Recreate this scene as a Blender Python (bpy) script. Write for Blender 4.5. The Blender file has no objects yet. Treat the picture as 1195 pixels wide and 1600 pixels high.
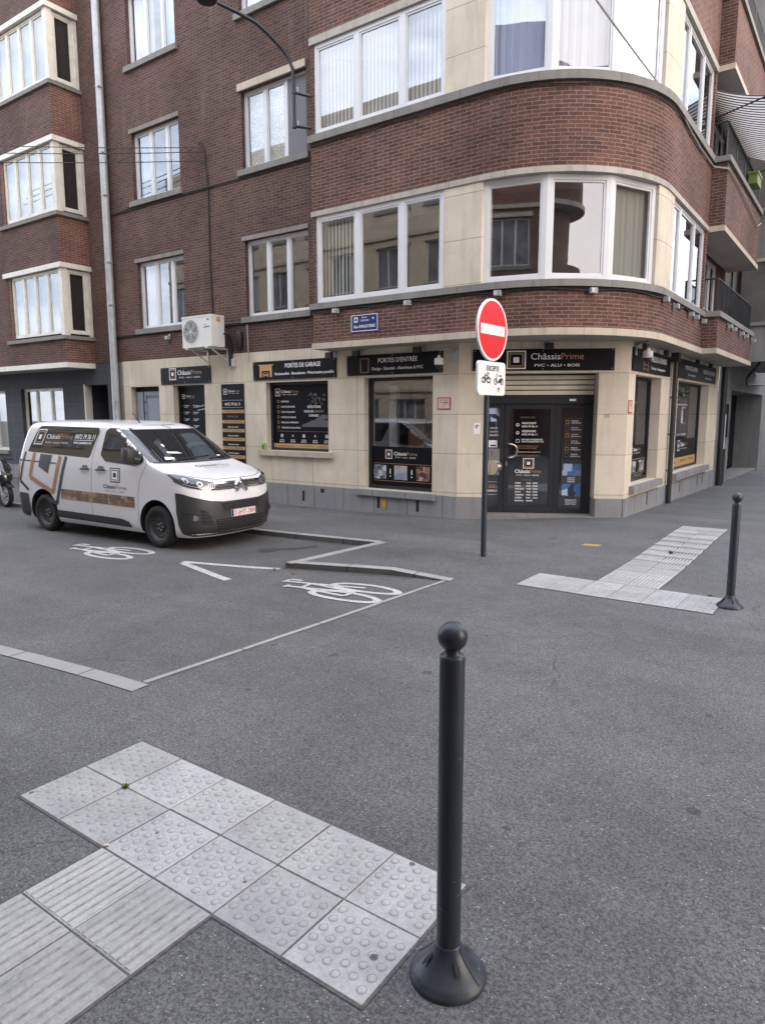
import bpy, bmesh, math, random
from mathutils import Vector, Matrix
from math import sin, cos, pi, radians as R_
random.seed(7)
S = bpy.context.scene
COL = S.collection

# ------------------------------------------------------------------ camera
cam = bpy.data.objects.new("camera", bpy.data.cameras.new("camera"))
COL.objects.link(cam)
cam.location = (0, 0, 2.0)
cam.rotation_euler = (R_(90 - 8.07), 0, R_(125.4 - 90))
cam.data.sensor_fit = 'HORIZONTAL'; cam.data.sensor_width = 36
cam.data.lens = 36 * 1078 / 1195
cam.data.clip_end = 500; cam.data.clip_start = 0.05
S.camera = cam
S.render.resolution_x = 764; S.render.resolution_y = 1024
S.view_settings.view_transform = 'Standard'; S.view_settings.look = 'None'
S.view_settings.exposure = 2.30; S.view_settings.gamma = 1

# ------------------------------------------------------------------ world and sun
SUN_AZ = 12.0     # degrees from +X towards +Y
SUN_EL = 14.0
W = bpy.data.worlds.new("World"); S.world = W; W.use_nodes = True
nt = W.node_tree; N = nt.nodes; L = nt.links
bg = N['Background']
sky = N.new('ShaderNodeTexSky'); sky.sky_type = 'NISHITA'; sky.sun_disc = False
sky.sun_elevation = R_(SUN_EL); sky.sun_rotation = R_(90 - SUN_AZ)
sky.air_density = 1.0; sky.dust_density = 2.0; sky.ozone_density = 1.5
tc = N.new('ShaderNodeTexCoord'); ns = N.new('ShaderNodeTexNoise'); ns.inputs['Scale'].default_value = 3.2
ns.inputs['Detail'].default_value = 7; ns.inputs['Roughness'].default_value = .6
mp = N.new('ShaderNodeMapping'); mp.inputs['Scale'].default_value = (1, 1, 2.6)
cr = N.new('ShaderNodeValToRGB'); cr.color_ramp.elements[0].position = .38; cr.color_ramp.elements[1].position = .62
cr.color_ramp.elements[0].color = (.78, .78, .78, 1); cr.color_ramp.elements[1].color = (.95, .95, .95, 1)
mx = N.new('ShaderNodeMix'); mx.data_type = 'RGBA'
L.new(tc.outputs['Generated'], mp.inputs[0]); L.new(mp.outputs[0], ns.inputs['Vector'])
L.new(ns.outputs['Fac'], cr.inputs[0]); L.new(cr.outputs[0], mx.inputs['Factor'])
vmn = N.new('ShaderNodeVectorMath'); vmn.operation = 'MINIMUM'; vmn.inputs[1].default_value = (11, 10, 9.5); L.new(sky.outputs[0], vmn.inputs[0]); L.new(vmn.outputs[0], mx.inputs['A']); c2 = N.new('ShaderNodeValToRGB'); n2 = N.new('ShaderNodeTexNoise'); n2.inputs['Scale'].default_value = 4.5; n2.inputs['Detail'].default_value = 8; n2.inputs['Roughness'].default_value = .62
c2.color_ramp.elements[0].position = .40; c2.color_ramp.elements[0].color = (4.1, 4.6, 5.7, 1); c2.color_ramp.elements[1].position = .60; c2.color_ramp.elements[1].color = (8.0, 8.2, 9.0, 1)
L.new(mp.outputs[0], n2.inputs['Vector']); L.new(n2.outputs['Fac'], c2.inputs[0]); sxd = N.new('ShaderNodeSeparateXYZ'); L.new(tc.outputs['Generated'], sxd.inputs[0])
mrd = N.new('ShaderNodeMapRange'); mrd.inputs[1].default_value = .35; mrd.inputs[2].default_value = .85; mrd.inputs[3].default_value = 0; mrd.inputs[4].default_value = .85; L.new(sxd.outputs[0], mrd.inputs[0])
mw = N.new('ShaderNodeMix'); mw.data_type = 'RGBA'; L.new(mrd.outputs[0], mw.inputs['Factor']); L.new(c2.outputs[0], mw.inputs['A']); mw.inputs['B'].default_value = (7.6, 6.5, 6.0, 1)
L.new(mw.outputs['Result'], mx.inputs['B'])
L.new(mx.outputs['Result'], bg.inputs[0]); bg.inputs[1].default_value = 0.11
sd = bpy.data.lights.new("sun", 'SUN'); sd.energy = 0.5; sd.angle = R_(35); sd.color = (1.0, .84, .66)
so = bpy.data.objects.new("sun", sd); COL.objects.link(so); so.location = (10, 0, 20)
dv = Vector((cos(R_(SUN_AZ)) * cos(R_(SUN_EL)), sin(R_(SUN_AZ)) * cos(R_(SUN_EL)), sin(R_(SUN_EL))))
so.rotation_euler = dv.to_track_quat('Z', 'Y').to_euler()

# ------------------------------------------------------------------ materials
MAT = {}
def mat(name, col=(.5, .5, .5), rough=.6, metal=0, spec=.5, noise=0, nscale=8, bump=0, bscale=60, coat=0):
    if name in MAT: return MAT[name]
    m = bpy.data.materials.new(name); m.use_nodes = True; MAT[name] = m
    t = m.node_tree; b = t.nodes['Principled BSDF']
    b.inputs['Base Color'].default_value = (*col, 1); b.inputs['Roughness'].default_value = rough
    b.inputs['Metallic'].default_value = metal; b.inputs['Specular IOR Level'].default_value = spec
    b.inputs['Coat Weight'].default_value = coat; b.inputs['Coat Roughness'].default_value = .08
    if noise or bump:
        c = t.nodes.new('ShaderNodeTexCoord')
    if noise:
        n = t.nodes.new('ShaderNodeTexNoise'); n.inputs['Scale'].default_value = nscale; n.inputs['Detail'].default_value = 6
        n.inputs['Roughness'].default_value = .65
        mr = t.nodes.new('ShaderNodeMapRange'); mr.inputs[1].default_value = .3; mr.inputs[2].default_value = .7
        mr.inputs[3].default_value = 1 - noise; mr.inputs[4].default_value = 1 + noise
        h = t.nodes.new('ShaderNodeMix'); h.data_type = 'RGBA'; h.blend_type = 'MULTIPLY'; h.inputs['Factor'].default_value = 1
        h.inputs['A'].default_value = (*col, 1)
        t.links.new(c.outputs['Object'], n.inputs['Vector']); t.links.new(n.outputs['Fac'], mr.inputs[0])
        t.links.new(mr.outputs[0], h.inputs['B']); t.links.new(h.outputs['Result'], b.inputs['Base Color'])
    if bump:
        n2 = t.nodes.new('ShaderNodeTexNoise'); n2.inputs['Scale'].default_value = bscale; n2.inputs['Detail'].default_value = 4
        bp = t.nodes.new('ShaderNodeBump'); bp.inputs['Strength'].default_value = bump; bp.inputs['Distance'].default_value = .01
        t.links.new(c.outputs['Object'], n2.inputs['Vector']); t.links.new(n2.outputs['Fac'], bp.inputs['Height'])
        t.links.new(bp.outputs[0], b.inputs['Normal'])
    return m

class NT:
    def __init__(s, name):
        s.m = bpy.data.materials.new(name); s.m.use_nodes = True; MAT[name] = s.m; s.t = s.m.node_tree
        s.b = s.t.nodes['Principled BSDF']; s.out = s.t.nodes['Material Output']
    def n(s, typ, **kw):
        x = s.t.nodes.new('ShaderNode' + typ)
        for k, v in kw.items():
            if k.startswith('i_'):
                k = k[2:]; k = int(k) if k.isdigit() else k.replace('_', ' ')
                x.inputs[k].default_value = v
            else: setattr(x, k, v)
        return x
    def l(s, a, b): s.t.links.new(a, b)
    def noise(s, vec, scale, detail=5, rough=.6):
        x = s.n('TexNoise'); x.inputs['Scale'].default_value = scale; x.inputs['Detail'].default_value = detail
        x.inputs['Roughness'].default_value = rough; s.l(vec, x.inputs['Vector']); return x.outputs['Fac']
    def rng(s, v, a, b, c, d):
        x = s.n('MapRange'); x.inputs[1].default_value = a; x.inputs[2].default_value = b
        x.inputs[3].default_value = c; x.inputs[4].default_value = d; s.l(v, x.inputs[0]); return x.outputs[0]
    def mix(s, f, a, b, bt='MIX'):
        x = s.n('Mix', data_type='RGBA', blend_type=bt)
        for i, v in (('Factor', f), ('A', a), ('B', b)):
            if isinstance(v, (int, float)): x.inputs[i].default_value = v
            elif isinstance(v, tuple): x.inputs[i].default_value = (*v, 1)
            else: s.l(v, x.inputs[i])
        return x.outputs['Result']
    def math(s, op, a, b=0):
        x = s.n('Math', operation=op)
        for i, v in ((0, a), (1, b)):
            if isinstance(v, (int, float)): x.inputs[i].default_value = v
            else: s.l(v, x.inputs[i])
        return x.outputs[0]
    def bump(s, h, st=.3, dist=.01):
        x = s.n('Bump'); x.inputs['Strength'].default_value = st; x.inputs['Distance'].default_value = dist
        s.l(h, x.inputs['Height']); s.l(x.outputs[0], s.b.inputs['Normal'])

def brick_mat(name, c1, c2, mortar):
    k = NT(name); uv = k.n('UVMap').outputs[0]
    ob = k.n('TexCoord').outputs['Object']
    br = k.n('TexBrick', offset=.5)
    for a, v in (('Scale', 1), ('Mortar Size', .0065), ('Mortar Smooth', .25), ('Bias', 0.0), ('Brick Width', .23), ('Row Height', .062)):
        br.inputs[a].default_value = v
    br.inputs['Color1'].default_value = (*c1, 1); br.inputs['Color2'].default_value = (*c2, 1); br.inputs['Mortar'].default_value = (*mortar, 1)
    # slightly wavy courses
    wn = k.n('TexNoise'); wn.inputs['Scale'].default_value = 9; k.l(uv, wn.inputs['Vector'])
    vm = k.n('VectorMath', operation='MULTIPLY_ADD'); k.l(wn.outputs['Color'], vm.inputs[0]); vm.inputs[1].default_value = (.013, .012, 0); k.l(uv, vm.inputs[2])
    k.l(vm.outputs[0], br.inputs['Vector'])
    big = k.rng(k.noise(uv, .55, 6, .65), .3, .7, .68, 1.25)
    fine = k.rng(k.noise(uv, 22, 4), .3, .7, .72, 1.28)
    col = k.mix(1, br.outputs['Color'], big, 'MULTIPLY'); col = k.mix(1, col, fine, 'MULTIPLY')
    # vertical rain streaks and efflorescence
    mp = k.n('Mapping'); mp.inputs['Scale'].default_value = (3.2, .35, 1); k.l(uv, mp.inputs[0])
    st = k.rng(k.noise(mp.outputs[0], 1, 6, .7), .58, .75, 0, .28)
    col = k.mix(st, col, (.27, .21, .19))
    dk = k.rng(k.noise(mp.outputs[0], 1.7, 5, .6), .55, .8, 0, .35)
    col = k.mix(dk, col, (.03, .022, .02))
    k.l(col, k.b.inputs['Base Color']); k.b.inputs['Roughness'].default_value = .85; k.b.inputs['Specular IOR Level'].default_value = .25
    h = k.math('ADD', k.math('MULTIPLY', br.outputs['Fac'], -1), k.math('MULTIPLY', k.noise(uv, 90, 3), .35))
    k.bump(h, .8, .006)
    return k.m
brick_mat('brick_brown', (.125, .065, .050), (.076, .043, .034), (.165, .138, .122))
brick_mat('brick_red', (.158, .073, .052), (.092, .045, .035), (.235, .185, .16))
brick_mat('brick_orange', (.19, .09, .064), (.13, .062, .047), (.28, .2, .17))

def stone_mat(name, col, joint, bw, rh, off=(0, 0), ms=.006, stain=.35, dirt=(.16, .14, .12)):
    k = NT(name); uv = k.n('UVMap').outputs[0]
    mp0 = k.n('Mapping'); mp0.inputs['Location'].default_value = (off[0], off[1], 0); k.l(uv, mp0.inputs[0])
    br = k.n('TexBrick', offset=0.0)
    for a, v in (('Scale', 1), ('Mortar Size', ms), ('Mortar Smooth', .3), ('Brick Width', bw), ('Row Height', rh)): br.inputs[a].default_value = v
    c2 = tuple(x * .9 for x in col)
    br.inputs['Color1'].default_value = (*col, 1); br.inputs['Color2'].default_value = (*c2, 1); br.inputs['Mortar'].default_value = (*joint, 1)
    k.l(mp0.outputs[0], br.inputs['Vector'])
    mp = k.n('Mapping'); mp.inputs['Scale'].default_value = (4, .5, 1); k.l(uv, mp.inputs[0])
    st = k.rng(k.noise(mp.outputs[0], 1.3, 7, .7), .48, .8, 0, stain)
    c = k.mix(st, br.outputs['Color'], dirt)
    c = k.mix(1, c, k.rng(k.noise(uv, 1.1, 6), .3, .7, .86, 1.12), 'MULTIPLY')
    c = k.mix(1, c, k.rng(k.noise(uv, 40, 4), .3, .7, .93, 1.06), 'MULTIPLY')
    k.l(c, k.b.inputs['Base Color']); k.b.inputs['Roughness'].default_value = .8
    h = k.math('ADD', k.math('MULTIPLY', br.outputs['Fac'], -.6), k.math('MULTIPLY', k.noise(uv, 120, 3), .25))
    k.bump(h, .5, .005)
    return k.m
stone_mat('cream_stone', (.63, .56, .44), (.27, .22, .17), 1.25, .75, (.1, -.5))
stone_mat('cream_band', (.50, .43, .34), (.3, .26, .2), 3.1, 9.0, (0, 3), stain=.55)
stone_mat('weathered_lintel', (.42, .39, .34), (.2, .17, .14), 2.4, 9.0, (0, 3), stain=.8)
stone_mat('sooty_lintel', (.24, .215, .19), (.1, .09, .08), 2.4, 9.0, (0, 3), stain=.9, dirt=(.08, .07, .065))
stone_mat('blue_stone', (.24, .24, .24), (.05, .05, .05), .82, 2.0, (.2, .9), ms=.008, stain=.5, dirt=(.1, .1, .1))
stone_mat('sill_stone', (.22, .21, .19), (.09, .09, .08), 1.35, 9, (0, 3), stain=.6, dirt=(.08, .075, .07))
stone_mat('grey_render', (.22, .215, .2), (.18, .18, .17), 3, 9, (0, 3), stain=.7, dirt=(.1, .1, .09))
stone_mat('dark_tile', (.052, .056, .066), (.11, .11, .115), .72, .48, (0, .1), ms=.005, stain=.15)
stone_mat('soffit_plaster', (.42, .39, .35), (.3, .3, .3), 3, 9, (0, 3), stain=.3)
stone_mat('pale_block', (.62, .52, .38), (.4, .33, .25), 1.2, .5, stain=.3)
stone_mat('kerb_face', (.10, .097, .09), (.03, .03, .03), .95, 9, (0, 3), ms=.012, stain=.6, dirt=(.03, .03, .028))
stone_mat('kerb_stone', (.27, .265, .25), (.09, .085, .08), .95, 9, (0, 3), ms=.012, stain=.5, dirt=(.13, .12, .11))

def asphalt(name, base, dark):
    k = NT(name); ob = k.n('TexCoord').outputs['Object']
    a = k.noise(ob, 170, 3, .7); b_ = k.noise(ob, .7, 6, .6); c = k.noise(ob, 5, 5, .7)
    a2 = k.noise(ob, 62, 3, .65)
    col = k.mix(k.rng(k.math('ADD', k.math('MULTIPLY', a, .55), k.math('MULTIPLY', a2, .45)), .43, .57, 0, 1), dark, base)
    col = k.mix(1, col, k.rng(b_, .3, .7, .76, 1.18), 'MULTIPLY')
    col = k.mix(1, col, k.rng(c, .3, .7, .89, 1.1), 'MULTIPLY')
    v = k.n('TexVoronoi', feature='F1'); v.inputs['Scale'].default_value = 70; v.inputs['Randomness'].default_value = 1; k.l(ob, v.inputs['Vector'])
    sp = k.math('MULTIPLY', k.math('LESS_THAN', v.outputs['Distance'], .2), k.math('GREATER_THAN', k.noise(ob, 37, 2), .56))
    sel = k.n('SeparateColor'); k.l(v.outputs['Color'], sel.inputs[0])
    sp = k.math('MULTIPLY', sp, k.math('GREATER_THAN', sel.outputs[0], .3))
    col = k.mix(k.math('MULTIPLY', sp, .75), col, (.50, .48, .46))
    dkspot = k.math('MULTIPLY', k.math('LESS_THAN', v.outputs['Distance'], .3), k.math('GREATER_THAN', sel.outputs[1], .72))
    col = k.mix(k.math('MULTIPLY', dkspot, .5), col, tuple(x * .5 for x in dark))
    # long worn streaks and fine cracks
    mpw = k.n('Mapping'); mpw.inputs['Scale'].default_value = (.16, .9, 1); mpw.inputs['Rotation'].default_value = (0, 0, .06); k.l(ob, mpw.inputs[0])
    col = k.mix(1, col, k.rng(k.noise(mpw.outputs[0], 1.0, 4, .55), .35, .65, .88, 1.1), 'MULTIPLY')
    ve = k.n('TexVoronoi', feature='DISTANCE_TO_EDGE'); ve.inputs['Scale'].default_value = .42
    wv = k.n('TexNoise'); wv.inputs['Scale'].default_value = 2.2; wv.inputs['Detail'].default_value = 6; k.l(ob, wv.inputs['Vector'])
    va = k.n('VectorMath', operation='MULTIPLY_ADD'); k.l(wv.outputs['Color'], va.inputs[0]); va.inputs[1].default_value = (.7, .7, 0); k.l(ob, va.inputs[2]); k.l(va.outputs[0], ve.inputs['Vector'])
    ck = k.math('MULTIPLY', k.math('LESS_THAN', ve.outputs['Distance'], .0022), k.rng(k.noise(ob, .5, 2), .5, .56, 0, .55))
    col = k.mix(ck, col, tuple(x * .45 for x in dark))
    # larger dropped pale crumbs
    v3 = k.n('TexVoronoi', feature='F1'); v3.inputs['Scale'].default_value = 11; k.l(ob, v3.inputs['Vector'])
    s3 = k.n('SeparateColor'); k.l(v3.outputs['Color'], s3.inputs[0])
    cr_ = k.math('MULTIPLY', k.math('LESS_THAN', v3.outputs['Distance'], .055), k.math('GREATER_THAN', s3.outputs[0], .6))
    col = k.mix(k.math('MULTIPLY', cr_, .55), col, (.5, .48, .44))
    # old oil drips and gum
    v2 = k.n('TexVoronoi', feature='SMOOTH_F1'); v2.inputs['Scale'].default_value = 2.6; k.l(ob, v2.inputs['Vector'])
    gum = k.math('LESS_THAN', v2.outputs['Distance'], .055)
    col = k.mix(k.math('MULTIPLY', gum, .55), col, tuple(x * .35 for x in dark))
    k.l(col, k.b.inputs['Base Color']); k.b.inputs['Roughness'].default_value = .78; k.b.inputs['Specular IOR Level'].default_value = .35
    k.bump(k.math('ADD', a, k.math('MULTIPLY', v.outputs['Distance'], .8)), .75, .006)
    return k.m
asphalt('asphalt_road', (.140, .139, .138), (.042, .042, .043))
asphalt('asphalt_pavement', (.142, .142, .142), (.050, .050, .050))

def slab_mat(name):
    k = NT(name); ob = k.n('TexCoord').outputs['Object']
    c = k.mix(k.rng(k.noise(ob, 3, 6, .65), .3, .7, 0, 1), (.36, .358, .348), (.265, .265, .262))
    c = k.mix(1, c, k.rng(k.noise(ob, 60, 5, .7), .3, .7, .80, 1.14), 'MULTIPLY')
    c = k.mix(k.rng(k.noise(ob, 6, 7, .75), .52, .72, 0, .4), c, (.2, .198, .19))
    v = k.n('TexVoronoi', feature='F1'); v.inputs['Scale'].default_value = 5.5; k.l(ob, v.inputs['Vector'])
    s3 = k.n('SeparateColor'); k.l(v.outputs['Color'], s3.inputs[0])
    sp = k.math('MULTIPLY', k.math('LESS_THAN', k.math('ADD', v.outputs['Distance'], k.math('MULTIPLY', k.noise(ob, 40), .06)), .12), k.math('GREATER_THAN', s3.outputs[0], .6))
    c = k.mix(k.math('MULTIPLY', sp, .85), c, (.05, .05, .055))
    oi = k.n('ObjectInfo'); c = k.mix(1, c, k.rng(oi.outputs['Random'], 0, 1, .84, 1.1), 'MULTIPLY')
    k.l(c, k.b.inputs['Base Color']); k.b.inputs['Roughness'].default_value = .85
    k.bump(k.noise(ob, 150, 4, .7), .5, .003)
    return k.m
slab_mat('tactile_concrete')

def glass_mat(name, tint=(.78, .82, .82), ior=1.75, wav=.0):
    k = NT(name); t = k.t; t.nodes.remove(k.b)
    tr = k.n('BsdfTransparent'); tr.inputs[0].default_value = (*tint, 1)
    gl = k.n('BsdfGlossy'); gl.inputs['Roughness'].default_value = 0.0; gl.inputs[0].default_value = (.95, .97, 1, 1)
    fr = k.n('Fresnel'); fr.inputs[0].default_value = ior
    ge = k.n('NewGeometry'); bf = ge.outputs['Backfacing']   # thin pane: the same weak mirror from inside
    fac = k.math('ADD', k.math('MULTIPLY', fr.outputs[0], k.math('SUBTRACT', 1, bf)), k.math('MULTIPLY', bf, .14))
    ms = k.n('MixShader'); k.l(fac, ms.inputs[0]); k.l(tr.outputs[0], ms.inputs[1]); k.l(gl.outputs[0], ms.inputs[2])
    if wav:
        bp = k.n('Bump'); bp.inputs['Strength'].default_value = wav; bp.inputs['Distance'].default_value = .02
        k.l(k.noise(k.n('TexCoord').outputs['Object'], 1.3, 1), bp.inputs['Height']); k.l(bp.outputs[0], gl.inputs['Normal']); k.l(bp.outputs[0], fr.inputs['Normal'])
    k.l(ms.outputs[0], k.out.inputs[0]); return k.m
glass_mat('window_glass', tint=(.9, .93, .93), ior=2.55, wav=.03)
glass_mat('shop_glass', tint=(.8, .84, .84), ior=2.55, wav=.03)

def curtain_mat(name, col, transl=.5, alpha=.25):
    k = NT(name); k.t.nodes.remove(k.b)
    d = k.n('BsdfDiffuse'); d.inputs[0].default_value = (*col, 1)
    tl = k.n('BsdfTranslucent'); tl.inputs[0].default_value = (*col, 1)
    tr = k.n('BsdfTransparent')
    m1 = k.n('MixShader'); m1.inputs[0].default_value = transl; k.l(d.outputs[0], m1.inputs[1]); k.l(tl.outputs[0], m1.inputs[2])
    m2 = k.n('MixShader'); m2.inputs[0].default_value = alpha; k.l(m1.outputs[0], m2.inputs[1]); k.l(tr.outputs[0], m2.inputs[2])
    k.l(m2.outputs[0], k.out.inputs[0]); return k.m
curtain_mat('net_curtain', (.44, .45, .48), .15, .08)
curtain_mat('blue_curtain', (.44, .50, .68), .12, .03)
curtain_mat('beige_blind', (.46, .44, .38), .2, .05)
curtain_mat('cream_curtain', (.27, .25, .19), .2, .05)
def lace_mat():
    k = NT('lace'); b = k.b; uv = k.n('UVMap').outputs[0]
    w = k.n('TexVoronoi', feature='DISTANCE_TO_EDGE'); w.inputs['Scale'].default_value = 22; k.l(uv, w.inputs['Vector'])
    c = k.mix(k.rng(w.outputs['Distance'], .02, .12, 1, 0), (.2, .2, .2), (.6, .6, .58)); k.l(c, b.inputs['Base Color']); b.inputs['Roughness'].default_value = .9
lace_mat()
def stripe_mat():
    k = NT('awning_stripes'); uv = k.n('UVMap').outputs[0]
    sx = k.n('SeparateXYZ'); k.l(uv, sx.inputs[0])
    fr = k.math('FRACT', k.math('MULTIPLY', sx.outputs[0], 6.2)); s = k.math('GREATER_THAN', fr, .5)
    c = k.mix(s, (.55, .55, .55), (.05, .05, .055)); k.t.nodes.remove(k.b); d = k.n('BsdfDiffuse'); tl = k.n('BsdfTranslucent'); k.l(c, d.inputs[0]); k.l(c, tl.inputs[0])
    ms = k.n('MixShader'); ms.inputs[0].default_value = .6; k.l(d.outputs[0], ms.inputs[1]); k.l(tl.outputs[0], ms.inputs[2]); k.l(ms.outputs[0], k.out.inputs[0])
stripe_mat()

mat('white_pvc', (.64, .65, .66), .35, noise=.04, nscale=3)
mat('cream_paint', (.66, .64, .56), .5, noise=.12, nscale=5)
mat('anthracite', (.022, .024, .029), .5, spec=.35)
mat('sign_black', (.008, .008, .010), .45, spec=.14)
mat('poster_black', (.006, .007, .011), .4, spec=.12)
mat('sign_white', (.80, .80, .80), .5)
mat('sign_bronze', (.36, .20, .11), .5)
mat('sign_gold', (.48, .28, .11), .45)
mat('poster_grey', (.09, .09, .10), .4)
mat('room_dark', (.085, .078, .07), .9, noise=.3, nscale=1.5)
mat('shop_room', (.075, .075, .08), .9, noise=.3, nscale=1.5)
mat('black_void', (.01, .01, .012), .8)
mat('grey_shutter', (.14, .14, .15), .6)
mat('grey_door', (.21, .23, .27), .5, noise=.08)
mat('galv', (.42, .44, .45), .45, metal=.3, noise=.15, nscale=6)
mat('black_metal', (.02, .021, .024), .45, noise=.2, nscale=20)
def bollard_mat():
    k = NT('bollard_paint'); ob = k.n('TexCoord').outputs['Object']; sx = k.n('SeparateXYZ'); k.l(ob, sx.inputs[0])
    low = k.rng(sx.outputs[2], .0, .12, .45, .0); d = k.math('MULTIPLY', low, k.rng(k.noise(ob, 14, 7, .7), .40, .68, 0, 1))
    c = k.mix(d, (.024, .030, .040), (.075, .078, .082)); k.b.inputs['Specular IOR Level'].default_value = .38
    mp_ = k.n('Mapping'); mp_.inputs['Scale'].default_value = (60, 60, 5); k.l(ob, mp_.inputs[0])
    sc_ = k.rng(k.noise(mp_.outputs[0], 1, 3, .6), .70, .74, 0, .5); c = k.mix(sc_, c, (.07, .07, .075))
    ch_ = k.rng(k.noise(ob, 55, 2, .5), .73, .75, 0, .8); c = k.mix(ch_, c, (.16, .16, .155))
    k.l(c, k.b.inputs['Base Color']); k.l(k.rng(k.noise(ob, 9, 5), .3, .7, .30, .48), k.b.inputs['Roughness']); k.bump(k.noise(ob, 220, 3), .06, .004)
bollard_mat()
mat('cable_black', (.015, .015, .016), .6)
mat('cable_grey', (.35, .35, .34), .6)
mat('shutter_metal', (.68, .63, .52), .45, metal=.1, noise=.15, nscale=3)
mat('steel', (.6, .6, .58), .3, metal=.9)
mat('white_plastic', (.52, .52, .50), .45)
mat('ac_casing', (.66, .66, .62), .5, noise=.06, nscale=4)
mat('ac_grill', (.20, .20, .20), .6)
mat('orange_mark', (.55, .25, .06), .6)
mat('sign_red', (.58, .022, .03), .35)
mat('sign_face', (.66, .68, .68), .35)
mat('sign_back', (.35, .36, .37), .5, metal=.3)
mat('plaque_blue', (.014, .022, .13), .3)
mat('text_black', (.012, .012, .014), .5)
mat('text_red', (.45, .01, .02), .4)
mat('fire_pink', (.62, .45, .38), .5)
mat('fire_red', (.38, .07, .05), .5)
mat('van_paint', (.68, .69, .71), .28, spec=.5, coat=.8)
mat('van_plastic', (.028, .029, .031), .5, noise=.1, nscale=9, bump=.1, bscale=300)
mat('van_seam', (.04, .04, .045), .6)
mat('rubber', (.014, .014, .015), .75, noise=.25, nscale=25)
mat('wheel_steel', (.035, .035, .037), .5, noise=.2, nscale=15)
mat('far_pane', (.17, .17, .175), .08, spec=.8, noise=.5, nscale=1.2)
mat('van_glass', (.012, .015, .017), .03, spec=1.0)
mat('chrome', (.75, .75, .77), .12, metal=1)
mat('headlamp_glass', (.03, .033, .037), .05, spec=.8, coat=.3)
mat('reflector_grey', (.42, .43, .45), .3, metal=.6)
mat('bumper_groove', (.006, .006, .007), .7)
mat('amber', (.6, .2, .03), .3)
mat('tail_red', (.4, .02, .02), .25)
mat('navy_stripe', (.02, .028, .05), .35, coat=.5)
mat('paper', (.8, .82, .82), .7)
def paint_mat():
    k = NT('marking_white'); ob = k.n('TexCoord').outputs['Object']
    w = k.rng(k.noise(ob, 45, 6, .8), .50, .60, 0, .85); c = k.mix(w, (.46, .46, .45), (.13, .13, .13))
    c = k.mix(1, c, k.rng(k.noise(ob, 4, 5, .6), .3, .7, .78, 1.08), 'MULTIPLY'); k.l(c, k.b.inputs['Base Color']); k.b.inputs['Roughness'].default_value = .75
paint_mat()
mat('gutter_grime', (.06, .058, .052), .9, noise=.5, nscale=30)
mat('stain_oil', (.05, .05, .05), .5, noise=.2, nscale=14)
mat('gold_plate', (.45, .25, .03), .5)
mat('green_box', (.25, .5, .08), .5)
mat('weed_green', (.10, .12, .035), .8)
mat('leaf_tan', (.26, .22, .13), .8)
mat('lamp_black', (.012, .013, .02), .4)
mat('camera_grey', (.30, .30, .295), .5)
mat('scooter_black', (.012, .012, .015), .15, coat=1)
mat('planter_lime', (.20, .26, .09), .7)
mat('joint_dark', (.075, .073, .068), .9, noise=.5, nscale=60)
mat('groove_strip', (.215, .21, .20), .9, noise=.45, nscale=18)
mat('dome_ring', (.185, .183, .175), .9, noise=.35, nscale=30)
mat('yellow_tag', (.36, .24, .06), .7)
mat('foliage_reflected', (.06, .09, .03), .8)
def photo_mat(name, top, mid, low, sc):
    k = NT(name); uv = k.n('UVMap').outputs[0]
    sx = k.n('SeparateXYZ'); k.l(uv, sx.inputs[0])
    v = k.n('TexVoronoi', feature='F1', distance='CHEBYCHEV'); v.inputs['Scale'].default_value = sc; k.l(uv, v.inputs['Vector'])
    s3 = k.n('SeparateColor'); k.l(v.outputs['Color'], s3.inputs[0])
    c = k.mix(k.rng(s3.outputs[0], .35, .65, 0, 1), mid, low)
    c = k.mix(k.rng(s3.outputs[1], .7, .8, 0, 1), c, top); k.l(c, k.b.inputs['Base Color']); k.b.inputs['Roughness'].default_value = .3
photo_mat('photo_house', (.45, .5, .58), (.25, .25, .27), (.07, .07, .08), 9)
photo_mat('photo_gate', (.35, .5, .7), (.2, .24, .3), (.4, .36, .32), 7)
photo_mat('photo_front', (.5, .32, .22), (.3, .16, .11), (.08, .04, .05), 11)
photo_mat('photo_blue', (.55, .65, .8), (.09, .2, .5), (.04, .05, .08), 8)
photo_mat('wood_print', (.38, .25, .16), (.22, .14, .09), (.15, .1, .07), 14)

# ------------------------------------------------------------------ mesh builder
class Frame:
    """u runs along the wall to the right as seen from outside, n points outwards."""
    def __init__(s, ox, oy, ang): s.o = (ox, oy); a = R_(ang); s.U = (cos(a), sin(a)); s.N = (sin(a), -cos(a))
    def p(s, u, n, z): return (s.o[0] + u * s.U[0] + n * s.N[0], s.o[1] + u * s.U[1] + n * s.N[1], z)
F1 = Frame(0, 11.55, 0)           # street facade, u = world x
FB = Frame(0, 11.0, 0)            # front plane of the oriel
F2 = Frame(-3.75, 0, 90)          # side street facade, u = world y
FS = Frame(-3.30, 0, 90)          # front plane of the oriel on the side street
FC = Frame(-6.46, 11.55, math.degrees(math.atan2(1.5, 2.71)))   # chamfered corner with the entrance
CL = math.hypot(1.5, 2.71)

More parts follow.
